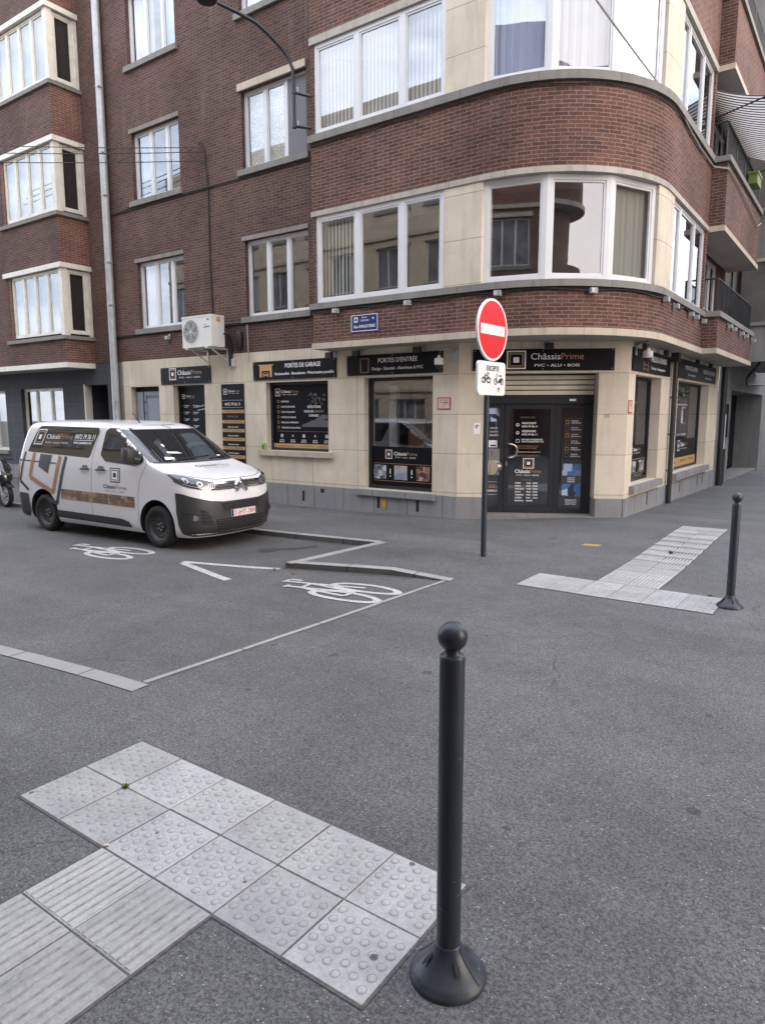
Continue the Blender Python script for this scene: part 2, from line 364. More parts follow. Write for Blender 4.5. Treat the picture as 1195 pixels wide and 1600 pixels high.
class MB:
    def __init__(s): s.v = []; s.f = []; s.m = []; s.uv = []; s.mats = []; s.sm = []
    def mi(s, m):
        if m not in s.mats: s.mats.append(m)
        return s.mats.index(m)
    def face(s, pts, m, uvs=None, sm=False):
        i = len(s.v); s.v += [tuple(p) for p in pts]; s.f.append(tuple(range(i, i + len(pts)))); s.m.append(s.mi(m))
        s.uv.append(uvs if uvs else [(0, 0)] * len(pts)); s.sm.append(sm)
    def box(s, F, u0, u1, n0, n1, z0, z1, m, skip=''):
        P = F.p
        for (k, q, uv) in (
            ('N', [(u0, n1, z0), (u1, n1, z0), (u1, n1, z1), (u0, n1, z1)], 'uz'), ('n', [(u1, n0, z0), (u0, n0, z0), (u0, n0, z1), (u1, n0, z1)], 'uz'),
            ('U', [(u1, n1, z0), (u1, n0, z0), (u1, n0, z1), (u1, n1, z1)], 'nz'), ('u', [(u0, n0, z0), (u0, n1, z0), (u0, n1, z1), (u0, n0, z1)], 'nz'),
            ('Z', [(u0, n1, z1), (u1, n1, z1), (u1, n0, z1), (u0, n0, z1)], 'un'), ('z', [(u0, n0, z0), (u1, n0, z0), (u1, n1, z0), (u0, n1, z0)], 'un')):
            if k in skip: continue
            uvs = [((a, c) if uv == 'uz' else (b + u0, c) if uv == 'nz' else (a, b)) for a, b, c in q]
            s.face([P(*x) for x in q], m, uvs)
    def quad(s, F, u0, u1, n, z0, z1, m):
        q = [(u0, n, z0), (u1, n, z0), (u1, n, z1), (u0, n, z1)]
        s.face([F.p(*x) for x in q], m, [(a, c) for a, b, c in q])
    def poly(s, F, pts, n, m):
        s.face([F.p(u, n, z) for u, z in pts], m, [(u, z) for u, z in pts])
    def bar(s, F, a, b, w, n, m):
        d = Vector((b[0] - a[0], b[1] - a[1])); d.normalize(); q = Vector((-d.y, d.x)) * w / 2
        s.poly(F, [(a[0] - q.x, a[1] - q.y), (b[0] - q.x, b[1] - q.y), (b[0] + q.x, b[1] + q.y), (a[0] + q.x, a[1] + q.y)], n, m)
    def ring(s, F, c, r0, r1, n, m, seg=28, a0=0, a1=360, sx=1):
        for i in range(seg):
            a = R_(a0 + (a1 - a0) * i / seg); b = R_(a0 + (a1 - a0) * (i + 1) / seg)
            if r0 > 0: s.poly(F, [(c[0] + sx * r1 * cos(a), c[1] + r1 * sin(a)), (c[0] + sx * r1 * cos(b), c[1] + r1 * sin(b)), (c[0] + sx * r0 * cos(b), c[1] + r0 * sin(b)), (c[0] + sx * r0 * cos(a), c[1] + r0 * sin(a))], n, m)
            else: s.poly(F, [(c[0], c[1]), (c[0] + sx * r1 * cos(a), c[1] + r1 * sin(a)), (c[0] + sx * r1 * cos(b), c[1] + r1 * sin(b))], n, m)
    def wall(s, F, u0, u1, z0, z1, n, holes, rev, m, mrev=None):
        us = sorted({u0, u1, *[h[0] for h in holes], *[h[1] for h in holes]}); zs = sorted({z0, z1, *[h[2] for h in holes], *[h[3] for h in holes]})
        us = [u for u in us if u0 <= u <= u1]; zs = [z for z in zs if z0 <= z <= z1]
        for a, b in zip(us, us[1:]):
            for c, d in zip(zs, zs[1:]):
                x, y = (a + b) / 2, (c + d) / 2
                if any(h[0] < x < h[1] and h[2] < y < h[3] for h in holes): continue
                s.quad(F, a, b, n, c, d, m)
        r = mrev or m
        for a, b, c, d in holes:
            P = F.p; k = n - rev
            s.face([P(a, n, c), P(a, n, d), P(a, k, d), P(a, k, c)], r, [(0, c), (0, d), (rev, d), (rev, c)])
            s.face([P(b, n, c), P(b, k, c), P(b, k, d), P(b, n, d)], r, [(0, c), (rev, c), (rev, d), (0, d)])
            s.face([P(a, n, d), P(b, n, d), P(b, k, d), P(a, k, d)], r, [(a, 0), (b, 0), (b, rev), (a, rev)])
            if c > z0 + .001: s.face([P(a, n, c), P(a, k, c), P(b, k, c), P(b, n, c)], r, [(a, 0), (a, rev), (b, rev), (b, 0)])
    def prism(s, path, back, z0, z1, m, mtop=None, mbot=None, u=0.0, mseg=None):
        """vertical wall along path (outside to its right-hand side when walking it), closed over the back points"""
        for i, (a, b) in enumerate(zip(path, path[1:])):
            d = math.dist(a, b)
            s.face([(a[0], a[1], z0), (b[0], b[1], z0), (b[0], b[1], z1), (a[0], a[1], z1)], (mseg or {}).get(i, m), [(u, z0), (u + d, z0), (u + d, z1), (u, z1)], len(path) > 12)
            u += d
        al = path + back
        s.face([(x, y, z0) for x, y in reversed(al)], mbot or m, [(x, y) for x, y in reversed(al)])
        s.face([(x, y, z1) for x, y in al], mtop or m, [(x, y) for x, y in al])
    def tube(s, pts, r, m, seg=8, cap=True):
        pts = [Vector(p) for p in pts]; rs = r if isinstance(r, (list, tuple)) else [r] * len(pts)
        rings = []; up = Vector((0, 0, 1))
        for i, p in enumerate(pts):
            t = (pts[min(i + 1, len(pts) - 1)] - pts[max(i - 1, 0)]).normalized()
            ref = up if abs(t.z) < .9 else Vector((1, 0, 0))
            a = t.cross(ref).normalized(); b = t.cross(a).normalized()
            rings.append([p + (a * cos(2 * pi * k / seg) + b * sin(2 * pi * k / seg)) * rs[i] for k in range(seg)])
        for r0, r1 in zip(rings, rings[1:]):
            for k in range(seg):
                j = (k + 1) % seg; s.face([r0[k], r1[k], r1[j], r0[j]], m, None, True)
        if cap: s.face(rings[0], m); s.face(list(reversed(rings[-1])), m)
    def lathe(s, o, prof, m, seg=32, axis='z', sharp=True):
        def pt(r, h, k):
            a = 2 * pi * k / seg
            if axis == 'z': return (o[0] + r * cos(a), o[1] + r * sin(a), o[2] + h)
            if axis == 'y': return (o[0] + r * cos(a), o[1] + h, o[2] + r * sin(a))
            return (o[0] + h, o[1] + r * cos(a), o[2] + r * sin(a))
        for (r0, h0), (r1, h1) in zip(prof, prof[1:]):
            for k in range(seg):
                q = [pt(r0, h0, k), pt(r0, h0, k + 1), pt(r1, h1, k + 1), pt(r1, h1, k)]
                if r0 < 1e-6: q = [q[0], q[2], q[3]]
                elif r1 < 1e-6: q = q[:3]
                s.face(q, m, None, True)
    def add(s, verts, faces, m, sm=False, uvs=None):
        for f in faces: s.face([verts[i] for i in f], m, [uvs[i] for i in f] if uvs else None, sm)
    def build(s, name, parent=None, at=None, weld=True, sharp=35):
        o0 = Vector(at) if at is not None else (ORG[parent.name] if parent is not None else Vector((0, 0, 0)))
        me = bpy.data.meshes.new(name)
        me.from_pydata([tuple(Vector(v) - o0) for v in s.v], [], s.f)
        for m in s.mats: me.materials.append(MAT[m])
        me.polygons.foreach_set('material_index', s.m)
        uvl = me.uv_layers.new(name='UVMap'); k = 0
        fl = [c for f in s.uv for uv in f for c in uv[:2]]
        uvl.data.foreach_set('uv', fl)
        me.polygons.foreach_set('use_smooth', s.sm)
        me.update()
        if weld and any(s.sm):
            bm = bmesh.new(); bm.from_mesh(me); bmesh.ops.remove_doubles(bm, verts=bm.verts, dist=2e-5); bm.to_mesh(me); bm.free()
            me.set_sharp_from_angle(angle=R_(sharp))
        o = bpy.data.objects.new(name, me); COL.objects.link(o)
        if parent is not None: o.parent = parent
        else: o.location = o0
        ORG[o.name] = o0
        return o
ORG = {}
def thing(name, label, cat, loc=(0, 0, 0), group=None, rotz=0):
    o = bpy.data.objects.new(name, None); COL.objects.link(o); o.location = loc; o.rotation_euler = (0, 0, rotz)
    o.empty_display_size = .3
    ORG[o.name] = Vector(loc); o['label'] = label; o['category'] = cat
    if group: o['group'] = group
    return o
def tag(o, label, cat, group=None):
    o['label'] = label; o['category'] = cat
    if group: o['group'] = group
    return o
def struct(o): o['kind'] = 'structure'; return o
def clone(root, loc, label, group, rotz=None):
    r = root.copy(); COL.objects.link(r); r.location = loc; r['label'] = label; r['group'] = group
    if rotz is not None: r.rotation_euler = (0, 0, rotz)
    for ch in root.children:
        c = ch.copy(); COL.objects.link(c); c.parent = r
        for g in ch.children:
            d = g.copy(); COL.objects.link(d); d.parent = c
    return r

# text as mesh outlines; cached per string
TXT = {}
def text_geo(string):
    if string not in TXT:
        cu = bpy.data.curves.new('t', 'FONT'); cu.body = string; cu.size = 1; cu.resolution_u = 3
        o = bpy.data.objects.new('t', cu); COL.objects.link(o)
        dg = bpy.context.evaluated_depsgraph_get(); me = bpy.data.meshes.new_from_object(o.evaluated_get(dg))
        vs = [(v.co.x, v.co.y) for v in me.vertices]; fs = [tuple(p.vertices) for p in me.polygons]
        xs = [v[0] for v in vs]; ys = [v[1] for v in vs]
        TXT[string] = (vs, fs, min(xs), max(xs), min(ys), max(ys))
        bpy.data.objects.remove(o); bpy.data.curves.remove(cu); bpy.data.meshes.remove(me)
    return TXT[string]
def text(mb, F, string, u0, u1, z, h, n, m, fn=None, slant=0, bold=0):
    """writes string between u0 and u1, base line z, capital height h"""
    vs, fs, x0, x1, y0, y1 = text_geo(string)
    cap = .70; sx = (u1 - u0) / (x1 - x0)
    for dx in ([0] if not bold else [-bold, bold]):
        P = []
        for x, y in vs:
            a = u0 + (x - x0) * sx + dx; b = z + y * h / cap + slant * (x - x0) * sx
            P.append(fn(a, b) if fn else F.p(a, n, b))
        mb.add(P, fs, m)
        n += .0008
def rect(mb, F, u0, u1, z0, z1, n, m, fn=None):
    if fn:
        k = max(1, int(abs(u1 - u0) / .12)); j = max(1, int(abs(z1 - z0) / .08))
        for a in range(k):
            for b in range(j):
                ua, ub = u0 + (u1 - u0) * a / k, u0 + (u1 - u0) * (a + 1) / k; za, zb = z0 + (z1 - z0) * b / j, z0 + (z1 - z0) * (b + 1) / j
                mb.face([fn(ua, za), fn(ub, za), fn(ub, zb), fn(ua, zb)], m, [(ua, za), (ub, za), (ub, zb), (ua, zb)])
    else: mb.quad(F, u0, u1, n, z0, z1, m)
def squares_logo(mb, F, u, z, w, h, n, ms=('sign_white', 'sign_black', 'sign_bronze', 'sign_black', 'sign_white'), fn=None):
    """nested squares emblem"""
    for i, (k, m) in enumerate(zip((1, .86, .72, .60, .30), ms)):
        rect(mb, F, u + w * (1 - k) / 2, u + w * (1 + k) / 2, z + h * (1 - k) / 2, z + h * (1 + k) / 2, n + i * .0007, m, fn and (lambda a, b, i=i: fn(a, b, i)))
def shop_logo(mb, F, u, z, w, n, c1='sign_white', c2='sign_bronze', sub='sign_white', logo=True):
    """emblem plus two-colour name and the small line under it; total width w"""
    h = w * .205
    if logo:
        squares_logo(mb, F, u, z - h * .25, h * 1.05, h * 1.15, n); u0 = u + h * 1.3
    else: u0 = u
    k = u + w - u0
    text(mb, F, 'Châssis', u0, u0 + k * .545, z + h * .22, h * .44, n, c1, bold=w * .002)
    text(mb, F, 'Prime', u0 + k * .565, u0 + k, z + h * .22, h * .44, n, c2)
    text(mb, F, 'PVC • ALU • BOIS', u0 + k * .07, u0 + k * .93, z - h * .12, h * .16, n, sub)

# ------------------------------------------------------------------ ground
def ss(a, b, x):
    t = min(1, max(0, (x - a) / (b - a))); return t * t * (3 - 2 * t)
def zroad(x, y): return -.08 * ss(-4.3, -7.0, x)
def zpav(x, y):
    left = -.012 - .045 * ss(8.4, 11.5, y)
    mid = 0.0 + .075 * ss(-6.2, -4.2, x) * ss(9.0, 12.5, y)
    t = ss(-9.5, -6.3, x); z = left * (1 - t) + mid * t
    if y > 13: z -= .0165 * (min(y, 60) - 13)
    return z
def sheet(name, xs, ys, zf, m, cut=None, dz=0):
    mb = MB()
    for a, b in zip(xs, xs[1:]):
        for c, d in zip(ys, ys[1:]):
            if cut and cut((a + b) / 2, (c + d) / 2): continue
            q = [(a, c), (b, c), (b, d), (a, d)]
            mb.face([(x, y, zf(x, y) + dz) for x, y in q], m, q, True)
    return struct(mb.build(name))
fr = lambda a, b, n: [a + (b - a) * i / n for i in range(n + 1)]
# one sheet to the horizon; dips slightly in the carriageway
big = MB()
xs = [-200, -80, -40] + fr(-20, -7, 4) + fr(-6.5, -4.3, 8) + [-2, 0, 4, 12, 40, 200]; ys = [-200, -60, -20, -5, 0, 2, 4, 6, 8, 12, 20, 60, 200]
struct(sheet('road', xs, ys, lambda x, y: zroad(x, y) - (.9 if (y > 20 and x > -6) else 0) * 0 - (0.0165 * max(0, min(y, 60) - 13) + .35 * ss(13, 24, y)), 'asphalt_road'))
# corner pavement: kerb line corners (top outer edge)
K1 = [(-60, 4.0 + 0), (-6.24, 8.66)]
kA, kB, kC, kD = (-40.0, 5.75), (-6.24, 8.62), (-6.38, 6.71), (-4.04, 7.08)
def edge_y1(x): return kB[1] + (x - kB[0]) * .085
def edge_y2(x): return kC[1] + (x - kC[0]) * (kD[1] - kC[1]) / (kD[0] - kC[0])
def zedge(x): return zroad(x, 0) + .068 * ss(-4.04, -4.9, x)
pv = MB()
def pavstrip(x0, x1, ylo, nx, yhi=11.7, ny=16, k0=0, k1=1.2):
    for i in range(nx):
        a, b = x0 + (x1 - x0) * i / nx, x0 + (x1 - x0) * (i + 1) / nx
        for j in range(ny):
            q = []
            for x, t in ((a, j / ny), (b, j / ny), (b, (j + 1) / ny), (a, (j + 1) / ny)):
                y = ylo(x) + (yhi - ylo(x)) * t; q.append((x, y))
            P = []
            for x, y in q:
                k = ss(k0, k1, y - ylo(x)); ze = zedge(x); P.append((x, y, (ze + .003) * (1 - k) + (zpav(x, y) + .004) * k))
            pv.face(P, 'asphalt_pavement', q, True)
pavstrip(-40, kB[0], edge_y1, 40)
pavstrip(kC[0] + .14, kD[0], edge_y2, 14, k0=2.3, k1=3.8)
for x0, x1, y0, y1, nx, ny in ((kB[0], kD[0], 11.7, 12.6, 6, 2), (kD[0], 6, 7.08, 12.6, 16, 12), (-5.2, 6, 12.6, 60, 16, 40)):
    for i in range(nx):
        for j in range(ny):
            a, b = x0 + (x1 - x0) * i / nx, x0 + (x1 - x0) * (i + 1) / nx; c, d = y0 + (y1 - y0) * j / ny, y0 + (y1 - y0) * (j + 1) / ny
            q = [(a, c), (b, c), (b, d), (a, d)]
            pv.face([(x, y, (zpav(x, y) + .004) * ss(7.08, 8.2, y) + .003 * (1 - ss(7.08, 8.2, y))) for x, y in q], 'asphalt_pavement', q, True)
struct(pv.build('pavement'))
# near pavement and crossing (flush with the kerb strip)
npv = MB()
nb = [(-60, -.4), (-6.4, 2.80), (-4.25, 2.83), (-4.04, 7.08), (6, 7.08), (6, -6), (-60, -6)]
def npz(x, y): return zroad(x, y) * (1 if y < 3 else 0) + .004
for a, b in zip([-40, -12, -7, -6.4, -5.8, -5.2, -4.7], [-12, -7, -6.4, -5.8, -5.2, -4.7, -4.25]):
    def ey(x): return 2.83 + (x + 4.25) * .055
    npv.face([(a, -6, npz(a, 0)), (b, -6, npz(b, 0)), (b, ey(b), npz(b, 0)), (a, ey(a), npz(a, 0))], 'asphalt_pavement')
npv.face([(-4.25, -6, .004), (6, -6, .004), (6, 7.08, .004), (-4.04, 7.08, .004), (-4.25, 2.83, .004)], 'asphalt_pavement')
struct(npv.build('crossing_pavement'))
# kerbs
kb = MB()
def kerb(path, w, ztop, zbot=-.4, m='kerb_stone', side=1):
    u = 0
    for a, b in zip(path, path[1:]):
        d = Vector((b[0] - a[0], b[1] - a[1])); l = d.length; d.normalize(); q = Vector((-d.y, d.x)) * w * side
        za, zb = ztop(*a), ztop(*b)
        A, B = (a[0], a[1]), (b[0], b[1]); C_, D_ = (b[0] + q.x, b[1] + q.y), (a[0] + q.x, a[1] + q.y)
        kb.face([(*A, za), (*B, zb), (*C_, zb), (*D_, za)], m, [(u, 0), (u + l, 0), (u + l, w), (u, w)])
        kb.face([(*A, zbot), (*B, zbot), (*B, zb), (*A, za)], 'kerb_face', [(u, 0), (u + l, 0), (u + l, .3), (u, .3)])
        u += l
def densify(p, n): 
    o = []
    for a, b in zip(p, p[1:]):
        for i in range(n): o.append((a[0] + (b[0] - a[0]) * i / n, a[1] + (b[1] - a[1]) * i / n))
    return o + [p[-1]]
zt = lambda x, y: zedge(x) + .010
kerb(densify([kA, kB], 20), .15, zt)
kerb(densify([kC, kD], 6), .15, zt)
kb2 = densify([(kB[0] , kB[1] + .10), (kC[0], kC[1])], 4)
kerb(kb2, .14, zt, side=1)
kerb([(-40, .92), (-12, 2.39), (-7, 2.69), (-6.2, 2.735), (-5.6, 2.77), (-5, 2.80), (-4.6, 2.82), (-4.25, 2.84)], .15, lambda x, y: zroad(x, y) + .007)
kerb([(-4.30, 2.99), (-4.18, 5.0), (-4.08, 7.12)], .05, lambda x, y: .008, side=1, m='kerb_stone')
struct(kb.build('kerb'))
gd = MB(); rg = random.Random(4)
def grime(path, w0):
    for a, b in zip(path, path[1:]):
        wa = w0 * rg.uniform(.6, 1.3); d = Vector((b[0] - a[0], b[1] - a[1])); d.normalize(); q = Vector((d.y, -d.x)) * wa
        gd.face([(a[0], a[1], zroad(*a) + .003), (a[0] + q.x, a[1] + q.y, zroad(*a) + .003), (b[0] + q.x, b[1] + q.y, zroad(*b) + .003), (b[0], b[1], zroad(*b) + .003)], 'gutter_grime')
grime(densify([kA, kB], 60), .10); grime(densify([kC, (-4.5, 7.005)], 14), .09); 
struct(gd.build('gutter'))

# ------------------------------------------------------------------ tactile paving
def dome(mb, x, y, z, r, h, m):
    for k in range(10):
        a0, a1 = 2 * pi * k / 10, 2 * pi * (k + 1) / 10
        mb.face([(x + r * cos(a0), y + r * sin(a0), z + .0004), (x + r * cos(a1), y + r * sin(a1), z + .0004), (x + r * 1.17 * cos(a1), y + r * 1.17 * sin(a1), z + .0004), (x + r * 1.17 * cos(a0), y + r * 1.17 * sin(a0), z + .0004)], 'dome_ring')  # darker flat ring around the foot of the dome
    prev = None
    for rr, hh in ((1, 0), (.86, .62), (.5, .95), (0, 1)):
        ring = [(x + r * rr * cos(2 * pi * k / 10), y + r * rr * sin(2 * pi * k / 10), z + h * hh) for k in range(10)] if rr else [(x, y, z + h)]
        if prev:
            for k in range(10):
                j = (k + 1) % 10
                if len(ring) > 1: mb.face([prev[k], prev[j], ring[j], ring[k]], m, None, True)
                else: mb.face([prev[k], prev[j], ring[0]], m, None, True)
        prev = ring
FG = Frame(0, 0, 0)
def slab(root, x0, y0, w, kind, zf, d=None):
    d = d or w; g = .0032; mb = MB(); jx, jy = random.uniform(-.0015, .0015), random.uniform(-.0015, .0015)
    a, b, c, e = x0 + g + jx, x0 + w - g + jx, y0 + g + jy, y0 + d - g + jy
    z = zf((a + b) / 2, (c + e) / 2) + random.uniform(-.001, .0015)
    m = 'tactile_concrete'; t = z + .0055; ch = .002
    mb.face([(a + ch, c + ch, t), (b - ch, c + ch, t), (b - ch, e - ch, t), (a + ch, e - ch, t)], m)
    for q in ([(a, c), (b, c), (b - ch, c + ch), (a + ch, c + ch)], [(b, c), (b, e), (b - ch, e - ch), (b - ch, c + ch)], [(b, e), (a, e), (a + ch, e - ch), (b - ch, e - ch)], [(a, e), (a, c), (a + ch, c + ch), (a + ch, e - ch)]):
        mb.face([(q[0][0], q[0][1], t - .003), (q[1][0], q[1][1], t - .003), (q[2][0], q[2][1], t), (q[3][0], q[3][1], t)], m)
        mb.face([(q[0][0], q[0][1], z - .02), (q[1][0], q[1][1], z - .02), (q[1][0], q[1][1], t - .003), (q[0][0], q[0][1], t - .003)], m)
    if kind == 'blister_slab':
        n = 6; p = (w - .016) / n
        for i in range(n):
            for j in range(n + (0)):
                x = a + p * (i + .5); y = c + p * (j + .5) + (p * .25 if i % 2 else -p * .25) + .006
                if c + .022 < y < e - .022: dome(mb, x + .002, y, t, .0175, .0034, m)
    else:
        n = 8; p = (w - .012) / n
        for i in range(n):
            x = a + p * (i + .5) + .002; hw = p * .36; h = .0042
            mb.face([(x + hw, c + .006, t + .0003), (x + p - hw, c + .006, t + .0003), (x + p - hw, e - .006, t + .0003), (x + hw, e - .006, t + .0003)], 'groove_strip') if i < n - 1 else None  # darker flat strip between neighbouring ribs
            mb.face([(x - hw, c + .006, t + .0001), (x - hw * .80, c + .009, t + h), (x - hw * .80, e - .009, t + h), (x - hw, e - .006, t + .0001)][::-1], m)
            mb.face([(x + hw, c + .006, t + .0001), (x + hw * .80, c + .009, t + h), (x + hw * .80, e - .009, t + h), (x + hw, e - .006, t + .0001)], m)
            mb.face([(x - hw * .80, c + .009, t + h), (x + hw * .80, c + .009, t + h), (x + hw * .80, e - .009, t + h), (x - hw * .80, e - .009, t + h)], m)
            mb.face([(x - hw, c + .006, t), (x + hw, c + .006, t), (x + hw * .80, c + .009, t + h), (x - hw * .80, c + .009, t + h)], m)
    return mb.build(kind, root)
def tactile(label, ax0, ay0, w, ncols, sx0, sy0, nrows, sdir, zf, rw=None, loc=None):
    root = thing('tactile_paving', label, 'tactile paving', loc, group='tactile paving areas at the crossing')
    for i in range(ncols):
        for j in range(2): slab(root, ax0 + i * w, ay0 + j * w, w, 'blister_slab', zf)
    rw = rw or w
    for i in range(2):
        for j in range(nrows): slab(root, sx0 + i * w, sy0 + sdir * (j + (1 if sdir < 0 else 0)) * rw, w, 'ribbed_slab', zf, rw)
    mb = MB(); q = .010
    def bed(x0, x1, y0, y1):
        for k in range(12):
            ya, yb = y0 + (y1 - y0) * k / 12, y0 + (y1 - y0) * (k + 1) / 12
            mb.face([(x0, ya, zf(x0, ya) + .0035), (x1, ya, zf(x1, ya) + .0035), (x1, yb, zf(x1, yb) + .0035), (x0, yb, zf(x0, yb) + .0035)], 'joint_dark')
    bed(ax0 - q, ax0 + ncols * w + q, ay0 - q, ay0 + 2 * w + q)
    if sdir > 0: bed(sx0 - q, sx0 + 2 * w + q, ay0 + 2 * w + q + .002, ay0 + 2 * w + nrows * rw + q)
    else: bed(sx0 - q, sx0 + 2 * w + q, ay0 - nrows * rw - q, ay0 - q - .002)
    mb.build('joint_bed', root)
tactile('T of white blister and ribbed slabs at the foot of the near bollard', -3.523, 1.655, .3765, 6, -2.77, 1.655, 5, -1, lambda x, y: .004, loc=(-2.4, 1.66, 0))
pz = lambda x, y: (zpav(x, y) + .004) * ss(7.08, 8.2, y) + .003 * (1 - ss(7.08, 8.2, y)) + .001
tactile('T of white blister and ribbed slabs running past the far bollard towards the shop', -3.33, 7.40, .3565, 6, -2.60, 8.115, 12, 1, pz, .3765, loc=(-2.25, 7.8, 0))

# ------------------------------------------------------------------ road markings
def bike_sym(mb, F, u0, z0, w, h, n, m, t=.06, stretch=1):
    """bicycle seen from the side; u0,z0 lower left; w wide, h high"""
    r = w * .235; k = h
    c1 = (u0 + w * .235, z0 + k * .3); c2 = (u0 + w * .765, z0 + k * .3); ry = k * .3
    def ell(c):
        seg = 26
        for i in range(seg):
            a, b = 2 * pi * i / seg, 2 * pi * (i + 1) / seg
            ro, ri = 1.0, 1 - t / r; rz = 1 - t * 1.6 / ry
            mb.poly(F, [(c[0] + r * cos(a), c[1] + ry * sin(a)), (c[0] + r * cos(b), c[1] + ry * sin(b)), (c[0] + r * ri * cos(b), c[1] + ry * rz * sin(b)), (c[0] + r * ri * cos(a), c[1] + ry * rz * sin(a))], n, m)
    ell(c1); ell(c2)
    P = lambda a, b: (u0 + w * a, z0 + k * b)
    for i, (a, b) in enumerate(((P(.235, .3), P(.36, .72)), (P(.36, .72), P(.64, .74)), (P(.49, .3), P(.36, .72)), (P(.49, .3), P(.64, .72)), (P(.765, .3), P(.64, .74)), (P(.64, .74), P(.615, .97)), (P(.235, .3), P(.49, .3)), (P(.36, .7), P(.345, .84)), (P(.28, .85), P(.42, .85)), (P(.55, .97), P(.74, .97)), (P(.74, .97), P(.74, .86)))):
        mb.bar(F, a, b, t * .8, n + .0004 * (i + 1), m)
class GroundF:
    """u across the lane (+y), z towards -x, n up"""
    def __init__(s, ox, oy, ang=0, zf=zroad): s.ox, s.oy, s.a, s.zf = ox, oy, R_(ang), zf
    def p(s, u, n, z):
        x, y = -z, u; X = s.ox + x * cos(s.a) - y * sin(s.a); Y = s.oy + x * sin(s.a) + y * cos(s.a)
        return (X, Y, s.zf(X, Y) + n)
for (ox, oy, an, lab) in ((-4.16, 5.66, 2, 'white bicycle symbol painted on the road by the kerb corner'), (-8.62, 5.70, 6, 'white bicycle symbol painted on the road by the van front wheel')):
    mb = MB(); bike_sym(mb, GroundF(ox, oy, an), 0, 0, .78, 1.66, .006, 'marking_white', .07)
    for u in []: pass
    tag(mb.build('bicycle_marking', at=(ox, oy, 0)), lab, 'road marking', 'painted bicycle symbols')
mb = MB(); G0 = GroundF(0, 0, 0)
def gp(pts, m, n=.006): mb.face([(x, y, zroad(x, y) + n) for x, y in pts], m)
def gstrip(a, b, w, n, k=8):
    d = Vector((b[0] - a[0], b[1] - a[1])); d.normalize(); q = Vector((-d.y, d.x)) * w / 2
    for i in range(k):
        p0 = (a[0] + (b[0] - a[0]) * i / k, a[1] + (b[1] - a[1]) * i / k); p1 = (a[0] + (b[0] - a[0]) * (i + 1) / k, a[1] + (b[1] - a[1]) * (i + 1) / k)
        gp([(p0[0] - q.x, p0[1] - q.y), (p1[0] - q.x, p1[1] - q.y), (p1[0] + q.x, p1[1] + q.y), (p0[0] + q.x, p0[1] + q.y)], 'marking_white', n)
gstrip((-7.87, 6.18), (-6.40, 6.61), .10, .006)
gstrip((-7.80, 6.13), (-6.50, 5.79), .11, .0065)
tag(mb.build('chevron_marking', at=(-7.2, 6.2, -.08)), 'white chevron painted on the road between the two bicycle symbols', 'road marking')

